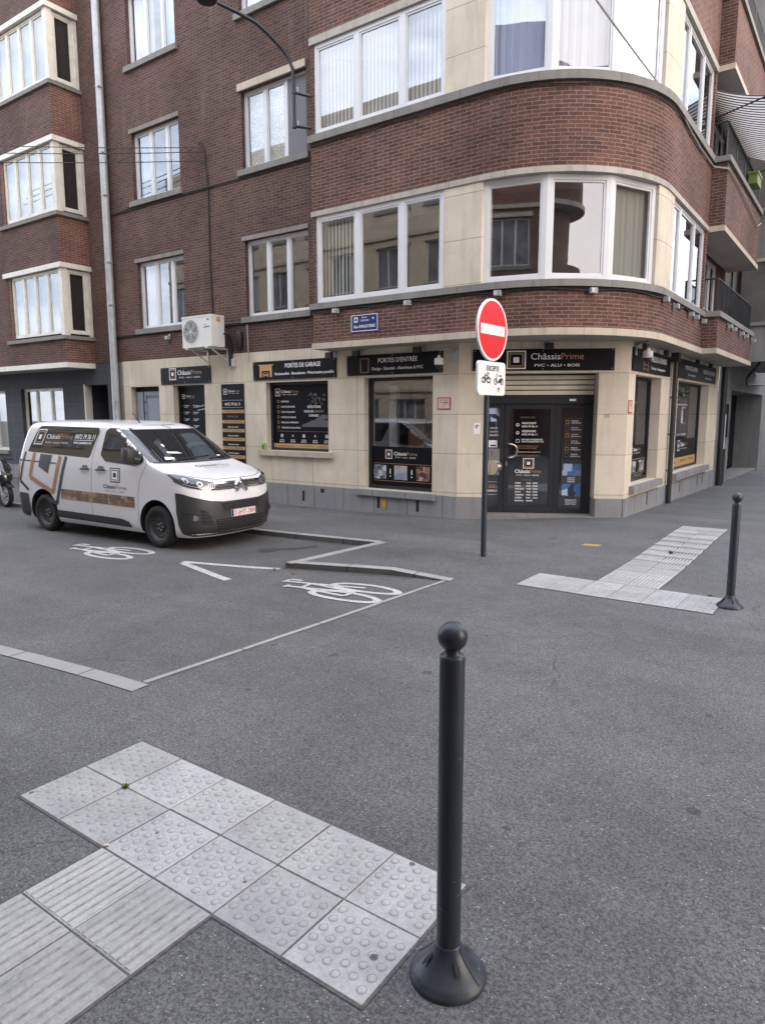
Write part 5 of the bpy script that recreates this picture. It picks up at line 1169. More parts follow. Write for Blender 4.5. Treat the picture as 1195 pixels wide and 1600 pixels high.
# ------------------------------------------------------------------ right neighbour
rb = thing('apartment_building', 'grey rendered building with glazed bay and dark shop recess beyond the corner shop', 'building', (-3.75, 30, -.2))
mb = MB(); mb.wall(F2, 21.76, 45, -.6, 3.42, .0, [(24.0, 31.0, -.6, 2.74)], .9, 'grey_render'); mb.wall(F2, 21.75, 45, 3.42, 14, -.03, [], .2, 'grey_render'); mb.build('wall', rb)
mb = MB(); mb.box(F2, 24.0, 31.0, -1.0, -.9, -.6, 2.74, 'sign_black'); mb.box(F2, 24, 31, -.9, -.05, -.5, -.12, 'grey_render'); mb.build('recess', rb)
w_ = window(rb, F2, 24.3, 27.2, .3, 2.5, -.55, 1, fm='galv', fw=.08, glass='shop_glass', room='shop_room', depth=.3, name='shop_window', sash=False)
mb = MB(); mb.quad(F2, 24.4, 26.9, -.59, .4, 1.25, 'sign_black'); text(mb, F2, 'Le monde de la', 24.8, 26.3, 1.08, .07, -.585, 'sign_white', bold=.003); text(mb, F2, 'Vitrinerie', 24.8, 26.3, .80, .17, -.585, 'cream_paint', bold=.004) ; text(mb, F2, 'ouvert sur rendez-vous', 24.8, 26.2, .6, .06, -.585, 'sign_white', bold=.003); mb.build('window_sticker', w_)
mb = MB(); mb.prism([(-3.7, 22.7), (-2.3, 22.7), (-2.3, 29), (-3.7, 29)], [], 3.50, 4.50, 'grey_render', mbot='grey_render'); mb.prism([(-3.7, 22.75), (-2.35, 22.75), (-2.35, 29), (-3.7, 29)], [], 6.35, 7.6, 'grey_render'); mb.prism([(-3.7, 22.75), (-2.35, 22.75), (-2.35, 29), (-3.7, 29)], [], 9.5, 14, 'grey_render'); mb.build('bay_wall', rb)
mb = MB(); mb.prism([(-3.7, 22.62), (-2.22, 22.62), (-2.22, 29), (-3.7, 29)], [], 4.502, 4.60, 'sill_stone'); mb.prism([(-3.7, 22.65), (-2.25, 22.65), (-2.25, 29), (-3.7, 29)], [], 6.26, 6.348, 'cream_band'); mb.prism([(-3.7, 22.62), (-2.22, 22.62), (-2.22, 29), (-3.7, 29)], [], 7.602, 7.7, 'sill_stone'); mb.build('bay_sill', rb)
FN = Frame(0, 22.8, 0)
for a, b in ((4.6, 6.26), (7.7, 9.5)):
    window(rb, FN, -3.74, -2.4, a, b, 0, [.22, .78], fw=.07, depth=1, cur=[('net', .0, .2)]); window(rb, Frame(-2.4, 0, 90), 22.85, 28.9, a, b, 0, 4, fw=.07, depth=1)
mb = MB(); mb.tube([(-2.9, 22.9, 3.47), (-3.3, 23.6, 3.1), (-3.55, 25.5, 2.95), (-3.65, 30, 3.1)], .04, 'cable_black', 6); tag(mb.build('wall_cable', at=(-3.3, 23.6, 3.1)), 'thick black cable bundle under the grey building bay', 'cable')
mb = MB(); mb.box(F2, 22.55, 22.95, .0, .06, .9, 2.0, 'white_plastic'); tag(mb.build('notice_board', at=(-3.7, 22.7, .9)), 'pale upright board beside the farthest black downpipe', 'board')
mb = MB(); mb.box(F2, 23.2, 23.5, .0, .08, 1.3, 2.3, 'black_metal'); tag(mb.build('meter_box', at=(-3.7, 23.3, 1.3)), 'narrow black box on the grey wall left of the shop recess', 'box')
mb = MB(); mb.box(F2, 22.98, 23.3, .0, .05, -.2, .95, 'black_void'); tag(mb.build('bin_hatch', at=(-3.7, 23.2, -.2)), 'low black hatch at the foot of the grey wall', 'hatch')
# farther buildings closing the side street
mb = MB(); mb.wall(F2, 45, 70, -1, 15, .1, [], .2, 'pale_block'); mb.build('wall', thing('apartment_building', 'pale building at the far end of the side street', 'building', (-3.7, 55, -.5)))

# ------------------------------------------------------------------ buildings across the street, seen mirrored in the glass
def opposite(name_lab, F, u0, u1, zt, m, cols, rows, z0=1.0, dz=3.2, ww=1.5, wh=1.7, lab='building'):
    r = thing('apartment_building', name_lab, 'building', F.p((u0 + u1) / 2, 0, 0)); hs = []
    for c in range(cols):
        for q in range(rows):
            u = u0 + (u1 - u0) * (c + .5) / cols; hs.append((u - ww / 2, u + ww / 2, z0 + q * dz, z0 + q * dz + wh))
    mb = MB(); mb.wall(F, u0, u1, -.2, zt, 0, hs, .18, m); mb.box(F, u0, u1, -8, -1.0, 0, zt, m, skip='')
    mb.box(F, u0, u1, -1.0, -.01, zt - .1, zt, m); mb.build('wall', r)
    for h in hs:
        w = MB(); w.box(F, h[0], h[1], -.17, -.12, h[2], h[3], 'white_pvc')
        wo = w.build('window', r); g = MB()
        for k in range(3):
            a = h[0] + .06 + k * (h[1] - h[0] - .05) / 3; g.quad(F, a, a + (h[1] - h[0]) / 3 - .09, -.118, h[2] + .07, h[3] - .07, 'far_pane')
        g.build('pane', wo)
    s = MB()
    for h in hs: s.box(F, h[0] - .1, h[1] + .1, .0, .07, h[2] - .14, h[2] - .002, 'sill_stone'); s.box(F, h[0] - .1, h[1] + .1, .0, .05, h[3] + .003, h[3] + .16, 'cream_band')
    s.build('sill', r)
    for q in range(1, rows): t = MB(); t.box(F, u0, u1, .0, .10, z0 + q * dz - 1.2, z0 + q * dz - 1.05, 'cream_band'); t.build('string_course', r)
    return r
opposite('beige stone terrace across the street, mirrored in the facade windows', Frame(0, -3.2, 180), 8.6, 34, 15.2, 'pale_block', 10, 4, ww=1.7)
opposite('red brick block across the crossing, mirrored in the curved windows', Frame(4.5, -3.2, 180), 0, 13, 15.6, 'brick_orange', 6, 4, ww=1.5)
tw = thing('apartment_building', 'red brick corner block with rounded balconies across the crossing, mirrored in the middle curved light', 'building', (8.5, 2.0, 0))
mb = MB(); cir = lambda r_: [(8.2 + r_ * cos(2 * pi * k / 24), 1.65 + r_ * sin(2 * pi * k / 24)) for k in range(24)]
mb.prism(cir(1.3) + cir(1.3)[:1], [], 0, 14.5, 'brick_red'); mb.box(FG, 7.0, 8.3, -1.5, 9, 0, 14.5, 'brick_red'); mb.build('wall', tw)
for q in range(4):
    z = 3.3 + q * 3.1; mb = MB(); mb.prism(cir(1.75) + cir(1.75)[:1], [], z + .18, z + 1.05, 'brick_red', mtop='sill_stone'); bo = mb.build('balcony', tw)
    mb = MB(); mb.prism(cir(1.85) + cir(1.85)[:1], [], z, z + .175, 'weathered_lintel', mbot='soffit_plaster'); mb.build('base_band', bo)
    mb = MB()
    for y in (1.2, -1.5, -4.2): mb.box(Frame(7.0, 0, -90), -y - .7, -y + .7, .0, .03, z + 1.3, z + 2.9, 'white_pvc'); mb.box(Frame(7.0, 0, -90), -y - .62, -y + .62, .03, .035, z + 1.38, z + 2.82, 'van_glass')
    mb.build('window', tw)
opposite('brown brick block across the side street, mirrored in its shop windows', Frame(10.5, 110, 270), 0, 95, 12, 'brick_brown', 26, 3)

# street trees down the far side of the side street, mirrored in the shop windows
def tree(x, y, h, lab, seed):
    rnd = random.Random(seed); r = thing('street_tree', lab, 'tree', (x, y, -.3), 'street trees down the side street')
    mb = MB(); mb.tube([(x, y, -.3), (x + .05, y, h * .3), (x, y + .1, h * .6)], [.16, .12, .06], 'leaf_tan', 8)
    for k in range(6): a = rnd.random() * 6.28; mb.tube([(x, y, h * .35), (x + cos(a) * 1.2, y + sin(a) * 1.2, h * .62)], [.06, .02], 'leaf_tan', 5)
    mb.build('trunk', r); mb = MB(); cl = [(x + rnd.gauss(0, .9), y + rnd.gauss(0, .9), h * rnd.uniform(.42, .95)) for _ in range(26)]
    for k in range(1700):
        c = rnd.choice(cl); p = Vector((c[0] + rnd.gauss(0, .42), c[1] + rnd.gauss(0, .42), c[2] + rnd.gauss(0, .32))); a = Vector((rnd.gauss(0, 1), rnd.gauss(0, 1), rnd.gauss(0, 1))).normalized() * .12; b = Vector((rnd.gauss(0, 1), rnd.gauss(0, 1), rnd.gauss(0, 1))).normalized() * .09
        mb.face([p - a, p + b, p + a, p - b], 'foliage_reflected')
    mb.build('crown', r, weld=False)
for i, (x, y, h) in enumerate(((3.6, 27, 7), (3.9, 36, 8), (3.7, 46, 7.5), (4.0, 58, 8), (3.8, 72, 8))): tree(x, y, h, ['leafy street tree nearest the crossing, mirrored in the wide side window', 'second leafy street tree down the side street, mirrored in the wide side window', 'third leafy street tree down the side street, mirrored in the side windows', 'fourth leafy street tree down the side street, mirrored in the side windows', 'farthest leafy street tree down the side street, mirrored in the side windows'][i], i)

# ------------------------------------------------------------------ bollards
def bollard(loc, lab, H, rp, rb_, rball, yaw=0):
    r = thing('bollard', lab, 'bollard', loc, 'black ball topped bollards'); x, y, z = loc; r.rotation_euler = (0, 0, 0)
    hb = H * .098
    mb = MB(); prof = [(rb_, -.02), (rb_, .010), (rb_ * .985, .018), (rb_ * .95, .022)]
    for i in range(9):
        t = i / 8; prof.append((rp * 1.10 + (rb_ * .94 - rp * 1.10) * (1 - t) ** 1.45, .026 + (hb - .026) * t))
    prof += [(rp * 1.06, hb + .004), (rp, hb + .006)]
    mb.lathe((x, y, z), prof, 'bollard_paint', 56); bs = mb.build('base', r, sharp=50)
    mb = MB()
    for k in range(4):
        a = R_(90 * k + yaw); ra = rp * 1.1 + (rb_ - rp) * .22; d = Vector((cos(a), sin(a), 0)); up = Vector((0, 0, 1)); c0 = Vector((x, y, z)) + d * (ra + .012) + up * (hb * .66)
        sl = (d * .75 - up * .66).normalized(); q = d.cross(up)
        pts = [c0 + sl * (.028 * cos(R_(j * 36))) + q * (.009 * sin(R_(j * 36))) for j in range(10)]; mb.face(pts, 'black_void')
    mb.build('bolt_slot', bs, weld=False)
    mb = MB()
    for a in (yaw + 34, yaw + 214):
        pts = []
        for i in range(9):
            t = i / 8; rr = rp * 1.10 + (rb_ * .94 - rp * 1.10) * (1 - t) ** 1.45 + .0005; pts.append((x + rr * cos(R_(a)), y + rr * sin(R_(a)), z + .026 + (hb - .026) * t))
        mb.tube(pts, .0022, 'black_void', 5)
    mb.build('seam', bs)
    zt = H - 2 * rball - .012
    mb = MB(); mb.lathe((x, y, z), [(rp, hb * .9), (rp, zt - .012), (rp * .97, zt - .004), (rp * .88, zt), (rp * .70, zt + .001), (rp * .62, zt + .006), (rp * .60, zt + .022)], 'bollard_paint', 48); mb.build('post', r, sharp=50)
    mb = MB(); cz = H - rball; prof = [(rball * sin(R_(a)), rball * -cos(R_(a))) for a in range(35, 181, 5)]; prof[-1] = (0, rball); mb.lathe((x, y, z + cz), prof, 'bollard_paint', 48); mb.build('ball', r, sharp=80)
    return r
bollard((-1.096, 1.947, .004), 'black ball topped bollard nearest the camera, at the tactile slabs corner', 1.312, .043, .137, .0505, yaw=-37)
bollard((-1.10, 7.81, pz(-1.1, 7.81)), 'black ball topped bollard farther off, at the right end of the far tactile T', 1.20, .042, .128, .050, yaw=-60)

# ------------------------------------------------------------------ no entry sign
px_, py_ = -4.35, 8.56
sg = thing('road_sign', 'red no entry disc with white supplementary plate on a dark pole', 'road sign', (px_, py_, 0))
FSg = Frame(px_ + .045, py_, 87.5)
mb = MB(); mb.tube([(px_, py_, -.05), (px_, py_, 3.45)], .038, 'bollard_paint', 16); mb.build('pole', sg)
mb = MB(); mb.lathe((px_, py_, zpav(px_, py_)), [(.07, 0), (.06, .012), (.04, .014)], 'marking_white', 16); mb.build('foot_ring', sg)
mb = MB(); c = (.0, 3.115); m_ = 'sign_back'
mb.ring(FSg, c, 0, .405, .03, 'sign_face', 48); mb.ring(FSg, c, 0, .375, .0312, 'sign_red', 48); mb.quad(FSg, -.325, .325, .0324, 3.115 - .065, 3.115 + .065, 'sign_face')
for i in range(48):
    a, b = 2 * pi * i / 48, 2 * pi * (i + 1) / 48; R0 = .405
    mb.face([FSg.p(c[0] + R0 * cos(a), .03, c[1] + R0 * sin(a)), FSg.p(c[0] + R0 * cos(a), .0, c[1] + R0 * sin(a)), FSg.p(c[0] + R0 * cos(b), .0, c[1] + R0 * sin(b)), FSg.p(c[0] + R0 * cos(b), .03, c[1] + R0 * sin(b))], 'sign_face', None, True)
mb.ring(FSg, c, 0, .405, .0, m_, 48); mb.build('disc', sg)
def rrect(w0, w1, z0, z1, r, n=6):
    pts = []
    for cx, cz, a0 in ((w1 - r, z0 + r, -90), (w1 - r, z1 - r, 0), (w0 + r, z1 - r, 90), (w0 + r, z0 + r, 180)):
        for i in range(n + 1): a = R_(a0 + 90 * i / n); pts.append((cx + r * cos(a), cz + r * sin(a)))
    return pts
mb = MB(); pts = rrect(-.375, .375, 2.255, 2.70, .06); mb.poly(FSg, pts, .03, 'sign_face'); mb.poly(FSg, pts[::-1], .0, m_)
for a, b in zip(pts, pts[1:] + pts[:1]): mb.face([FSg.p(a[0], .03, a[1]), FSg.p(a[0], 0, a[1]), FSg.p(b[0], 0, b[1]), FSg.p(b[0], .03, b[1])], 'sign_face')
pl = mb.build('supplementary_plate', sg)
mb = MB(); n = .0315; text(mb, FSg, 'EXCEPTE', -.15, .19, 2.578, .068, n, 'text_black', bold=.004)
bike_sym(mb, FSg, -.28, 2.41, .25, .14, n, 'text_black', .014)
c1, c2 = (.10, 2.44), (.28, 2.44)
for c in (c1, c2): mb.ring(FSg, c, .030, .045, n, 'text_black', 16)
mb.bar(FSg, (.10, 2.44), (.14, 2.55), .016, n, 'text_black'); mb.poly(FSg, [(.16, 2.42), (.27, 2.43), (.29, 2.49), (.23, 2.49), (.19, 2.46)], n + .0005, 'text_black'); mb.bar(FSg, (.19, 2.52), (.27, 2.52), .018, n, 'text_black'); mb.bar(FSg, (.10, 2.44), (.28, 2.43), .012, n + .001, 'text_black')
text(mb, FSg, 'P', .17, .215, 2.30, .065, n, 'text_black', bold=.004); mb.build('lettering', pl)
mb = MB()
for z in (2.95, 3.3, 2.35, 2.6): mb.box(Frame(px_, py_, 87.5), -.05, .05, .0, .045, z, z + .03, 'galv')
mb.build('clamp', sg)

# ------------------------------------------------------------------ small things on the ground
mb = MB(); mb.face([(-3.52, 10.17, zpav(-3.4, 10.2) + .007), (-3.28, 10.22, zpav(-3.3, 10.2) + .007), (-3.26, 10.36, zpav(-3.3, 10.3) + .007), (-3.50, 10.31, zpav(-3.4, 10.3) + .007)], 'yellow_tag')
tag(mb.build('manhole_cover', at=(-3.39, 10.25, 0)), 'small yellow plate set in the pavement before the entrance', 'cover')
mb = MB(); mb.lathe((-4.3, 7.5, .006), [(0, .006), (.10, .006), (.11, .0)], 'kerb_stone', 20); tag(mb.build('valve_cover', at=(-4.3, 7.5, 0)), 'small round pale cover in the asphalt at the kerb corner', 'cover')
mb = MB()
def blob(mb, cx, cy, rx, ry, n, m, ang=0, seed=0, zf=zroad):
    rnd = random.Random(seed); pts = []
    for i in range(22):
        a = 2 * pi * i / 22; k = 1 + rnd.uniform(-.28, .28); x, y = rx * k * cos(a), ry * k * sin(a); X = cx + x * cos(ang) - y * sin(ang); Y = cy + x * sin(ang) + y * cos(ang); pts.append((X, Y, zf(X, Y) + n))
    mb.face(pts, m)
blob(mb, -7.35, 7.75, .30, .09, .0045, 'stain_oil', .8, 3); blob(mb, -7.15, 8.05, .14, .07, .0048, 'stain_oil', 1.2, 5); blob(mb, -7.5, 7.5, .13, .16, .0052, 'stain_oil', .3, 6)
struct(mb.build('oil_stain'))
mb = MB(); mb.box(F1, -8.21, -8.10, .026, .034, .07, .25, 'gold_plate'); mb.box(F1, -8.19, -8.12, .034, .036, .12, .2, 'sign_gold'); tag(mb.build('gas_plate', at=(-8.15, 11.53, .07)), 'small yellow plate on the plinth beside the vent slot', 'plate')
mb = MB(); mb.box(F1, -11.60, -11.53, .01, .06, 1.176, 1.34, 'green_box'); mb.box(F1, -11.585, -11.545, .06, .064, 1.20, 1.30, 'text_black'); tag(mb.build('drink_carton', at=(-11.56, 11.5, 1.176)), 'small bright green carton standing on the poster window sill', 'carton')
def weed(x, y, z, lab, s=.05, m='weed_green', k=14, seed=1):
    rnd = random.Random(seed); mb = MB()
    for i in range(k):
        a = rnd.random() * 6.28; l = s * rnd.uniform(.5, 1.1); t = rnd.uniform(.2, .9); w = s * .12; d = Vector((cos(a), sin(a), 0)); q = Vector((-sin(a), cos(a), 0)) * w; b = Vector((x, y, z)) + d * rnd.uniform(0, s * .3)
        mb.face([b - q, b + d * l * .5 * t + Vector((0, 0, l * (1 - t) * .6)) - q * 1.4, b + d * l * t + Vector((0, 0, l * (1 - t))), b + d * l * .5 * t + Vector((0, 0, l * (1 - t) * .6)) + q * 1.4, b + q], m)
    return tag(mb.build('weed', at=(x, y, z)), lab, 'weed', 'small weeds and dry leaves')
weed(-3.14, 2.03, .008, 'tiny yellow green weed in the joint between near blister slabs', .035, 'weed_green', 26, 2)
weed(-10.25, 11.42, zpav(-10.2, 11.4), 'dry tan weed at the foot of the stone plinth', .09, 'leaf_tan', 20, 3)
weed(-2.25, 10.25, pz(-2.2, 10.2) + .01, 'green weed tuft in the middle of the far ribbed slabs', .07, 'weed_green', 20, 4)
weed(-6.38, 6.50, zroad(-6.4, 6.5), 'dry tan leaves by the kerb end near the chevron', .06, 'leaf_tan', 24, 5)
weed(-6.0, 6.45, zroad(-6.0, 6.4), 'dry leaf clump on the road between kerb and bicycle symbol', .05, 'leaf_tan', 18, 8)
weed(-1.35, 8.15, pz(-1.3, 8.1), 'green weed beside the far bollard foot', .05, 'weed_green', 18, 6)
mb = MB(); mb.tube([(-2.765, 1.66, .016), (-2.752, 1.675, .016)], .006, 'fire_pink', 8); tag(mb.build('cigarette_end', at=(-2.76, 1.66, .015)), 'orange cigarette end in the joint of the near slabs', 'cigarette end')
#>>VAN
# ------------------------------------------------------------------ the van
def itp(tab, z):
    if z <= tab[0][0]: return tab[0][1]
    for (a, va), (b, vb) in zip(tab, tab[1:]):
        if z <= b: return va + (vb - va) * (z - a) / (b - a)
    return tab[-1][1]
T_XF = [(.20, -.12), (.26, -.05), (.34, -.015), (.45, 0), (.70, 0), (.80, -.012), (.92, -.035), (1.0, -.06), (1.05, -.085), (1.09, -.12), (1.13, -.20), (1.17, -.33), (1.21, -.49), (1.26, -.68), (1.315, -.87), (1.45, -1.09), (1.6, -1.33), (1.75, -1.57), (1.84, -1.73), (1.90, -1.90), (1.94, -2.12), (1.965, -2.45), (1.98, -3.0)]
T_W = [(.20, .86), (.26, .90), (.34, .92), (.6, .935), (.95, .93), (1.1, .925), (1.2, .92), (1.32, .905), (1.5, .875), (1.7, .835), (1.82, .805), (1.88, .78), (1.92, .73), (1.945, .66), (1.965, .54), (1.975, .40), (1.98, .2)]
T_XR = [(.20, -4.70), (.35, -4.78), (.6, -4.79), (1.1, -4.77), (1.35, -4.70), (1.6, -4.63), (1.8, -4.55), (1.9, -4.48), (1.94, -4.38), (1.98, -4.1)]
T_LF = [(.2, .42), (.34, .50), (.8, .50), (1.05, .46), (1.2, .38), (1.32, .30), (1.5, .27), (1.85, .28), (1.98, .3)]
NP = 2.6; LR = .16
def v_y(x, z):
    w, xf, L_ = itp(T_W, z), itp(T_XF, z), itp(T_LF, z); d = xf - x
    if d <= 0: return 0
    if d < L_: return w * (1 - ((L_ - d) / L_) ** NP) ** (1 / NP)
    e = x - itp(T_XR, z)
    if e < LR: return w * (.55 + .45 * (1 - ((LR - max(e, 0)) / LR) ** 3) ** (1 / 3))
    return w
def fS(sgn, off=.004):
    return lambda x, z, i=0: (x * 1.0, sgn * (v_y(x, z) + off + .0007 * i), z)
def fS2(sgn, off=.004):   # mirrored lettering direction for the far side
    return lambda u, z, i=0: (u, sgn * (v_y(u, z) + off + .0007 * i), z)
def fT(off=.006, sgn=None):
    def g(t, z, i=0):
        a = R_(abs(t)); s = 1 if t > 0 else -1; w, xf, L_ = itp(T_W, z), itp(T_XF, z), itp(T_LF, z)
        sy, cy = max(sin(a), 0) ** (2 / NP), max(cos(a), 0) ** (2 / NP); o = off + .0007 * i
        return (xf - L_ * (1 - cy) + o * cos(a), s * (w * sy + o * sin(a)), z)
    return g
def fF(off=.006):
    def g(y, z, i=0):
        w, xf, L_ = itp(T_W, z), itp(T_XF, z), itp(T_LF, z); r = min(abs(y) / w, .999); return (xf - L_ * (1 - (1 - r ** NP) ** (1 / NP)) + off + .0007 * i, y, z)
    return g
def patch(mb, pts, fn, m, cell=.08, cz=None):
    bm = bmesh.new(); vs = [bm.verts.new((p[0], p[1], 0)) for p in pts]; f = bm.faces.new(vs); bmesh.ops.triangulate(bm, faces=[f])
    for ax, ce in ((0, cell), (1, cz or cell)):
        lo, hi = min(p[ax] for p in pts), max(p[ax] for p in pts); k = int((hi - lo) / ce) + 1
        for i in range(1, k):
            c = lo + (hi - lo) * i / k; no = (1, 0, 0) if ax == 0 else (0, 1, 0); co = (c, 0, 0) if ax == 0 else (0, c, 0)
            bmesh.ops.bisect_plane(bm, geom=bm.verts[:] + bm.edges[:] + bm.faces[:], plane_co=co, plane_no=no)
    bm.verts.index_update(); P = [fn(v.co.x, v.co.y) for v in bm.verts]; Q = [(v.co.x, v.co.y) for v in bm.verts]
    mb.add(P, [tuple(v.index for v in f.verts) for f in bm.faces], m, True, Q); bm.free()
def band(pts, w):  # polyline to closed outline
    L1, L2 = [], []
    for i, p in enumerate(pts):
        a = Vector(pts[max(i - 1, 0)]); b = Vector(pts[min(i + 1, len(pts) - 1)]); d = (b - a).normalized(); q = Vector((-d.y, d.x)) * w / 2
        L1.append((p[0] - q.x, p[1] - q.y)); L2.append((p[0] + q.x, p[1] + q.y))
    return L1 + L2[::-1]
def strokes(mb, pts, w, fn, m):
    for a, b in zip(pts, pts[1:]): patch(mb, band([a, b], w), fn, m)
van = thing('delivery_van', 'white delivery van of the window shop parked on the left, seen from its front corner', 'van', (-8.14, 7.60, -.08), rotz=R_(3.0))
ORG[van.name] = Vector((0, 0, 0))
# body
def outline(z):
    w, xf, L_, xr = itp(T_W, z), itp(T_XF, z), itp(T_LF, z), itp(T_XR, z); h = []
    for i in range(15):
        a = R_(90 * i / 14); h.append((xf - L_ * (1 - cos(a) ** (2 / NP)), w * sin(a) ** (2 / NP)))
    x1 = xf - L_; x2 = xr + LR
    for i in range(1, 22): h.append((x1 + (x2 - x1) * i / 22, w))
    for i in range(7): e = LR * (1 - i / 6) ; x = xr + e; h.append((x, v_y(max(x, xr + 1e-5), z)))
    h.append((xr - .015, w * .3)); h.append((xr - .018, 0))
    h[0] = (xf, 0.0)
    return h
zs = [.20, .23, .26, .30, .34, .40, .48, .56, .64, .70, .76, .82, .88, .94, 1.0, 1.03, 1.06, 1.09, 1.12, 1.15, 1.18, 1.21, 1.24, 1.27, 1.295, 1.315, 1.36, 1.42, 1.5, 1.58, 1.66, 1.74, 1.80, 1.84, 1.87, 1.90, 1.92, 1.94, 1.955, 1.965, 1.975, 1.98]
mb = MB(); rings = []
for z in zs:
    h = outline(z); rings.append([(x, -y, z) for x, y in h] + [(x, y, z) for x, y in h[-2:0:-1]])
n_ = len(rings[0])
for r0, r1 in zip(rings, rings[1:]):
    for k in range(n_): j = (k + 1) % n_; mb.face([r0[k], r1[k], r1[j], r0[j]][::1], 'van_paint', None, True)
mb.face(rings[0], 'van_plastic'); mb.face(rings[-1][::-1], 'van_paint')
body = mb.build('body', van, sharp=40)
bmb = bmesh.new(); bmb.from_mesh(body.data); bmesh.ops.recalc_face_normals(bmb, faces=bmb.faces); bmb.to_mesh(body.data); bmb.free()
AX = (-.93, -3.93); WR = .335
cut = MB()
for ax in AX:
    for s in (-1, 1):
        cut.lathe((ax, s * .80, .36), [(0, -.22), (.405, -.22), (.405, .30), (0, .30)], 'van_plastic', 40, 'y')
co = cut.build('cut', None, at=(0, 0, 0))
b2 = bmesh.new(); b2.from_mesh(co.data); bmesh.ops.recalc_face_normals(b2, faces=b2.faces); b2.to_mesh(co.data); b2.free()
co.parent = van
bo_ = body.modifiers.new('b', 'BOOLEAN'); bo_.object = co; bo_.operation = 'DIFFERENCE'; bo_.solver = 'EXACT'; bo_.material_mode = 'TRANSFER'
dg = bpy.context.evaluated_depsgraph_get(); dg.update(); nm = bpy.data.meshes.new_from_object(body.evaluated_get(dg)); body.modifiers.clear(); body.data = nm
bpy.data.objects.remove(co); nm.set_sharp_from_angle(angle=R_(38))
# glazing
GL = [(-2.27, 1.42), (-2.15, 1.33), (-1.65, 1.30), (-1.40, 1.28), (-1.26, 1.32), (-1.21, 1.37), (-1.46, 1.66), (-1.69, 1.81), (-1.87, 1.85), (-2.12, 1.85), (-2.20, 1.80)]
RWN = [(-4.38, 1.42), (-2.60, 1.36), (-2.56, 1.40), (-2.38, 1.80), (-2.42, 1.86), (-4.05, 1.88), (-4.12, 1.84)]
for s in (-1, 1):
    mb = MB(); patch(mb, GL, fS(s, .004), 'van_glass', .12, .06); mb.build('side_window', body)
    mb = MB(); patch(mb, RWN, fS(s, .004), 'van_glass', .2, .06); mb.build('rear_side_window', body)
    mb = MB(); strokes(mb, GL + GL[:1], .022, fS(s, .006), 'van_plastic'); mb.build('window_seal', body)
mb = MB(); WS = []
rows = [1.335, 1.38, 1.45, 1.52, 1.59, 1.66, 1.73, 1.79, 1.835]
def wsp(t, z, o): return fT(o)(t, z)
tt = [-1 + i / 12 for i in range(25)]
for z0, z1 in zip(rows, rows[1:]):
    for a, b in zip(tt, tt[1:]):
        th = lambda t, z: (t * (74 + 4 * (z - 1.3)))
        mb.face([wsp(th(a, z0) or .001, z0, .006), wsp(th(b, z0) or .001, z0, .006), wsp(th(b, z1) or .001, z1, .006), wsp(th(a, z1) or .001, z1, .006)], 'van_glass', None, True)
mb.build('windscreen', body)
mb = MB(); strokes(mb, [(-66, 1.335), (-20, 1.322), (20, 1.322), (66, 1.335)], .02, lambda t, z: fT(.012)(t or .01, z), 'van_plastic')
w_ = fT(.02); mb.tube([w_(-40, 1.36), w_(-15, 1.37), w_(12, 1.40)], .009, 'black_metal', 6); mb.tube([w_(8, 1.35), w_(22, 1.36), w_(42, 1.38)], .009, 'black_metal', 6); mb.build('wiper', body)
mb = MB(); f = fT(.0085); patch(mb, [(-40, 1.36), (-26, 1.355), (-25, 1.395), (-38, 1.41)], f, 'paper', 4); patch(mb, [(-27, 1.46), (-10, 1.45), (-14, 1.475), (-28, 1.485)], f, 'paper', 4); patch(mb, [(24, 1.38), (30, 1.38), (30, 1.395), (24, 1.395)], f, 'paper', 4)
patch(mb, [(-24 + 1.7 * cos(R_(a)), 1.58 + .022 * sin(R_(a))) for a in range(0, 360, 30)], f, 'paper', 4); mb.build('windscreen_sticker', body)
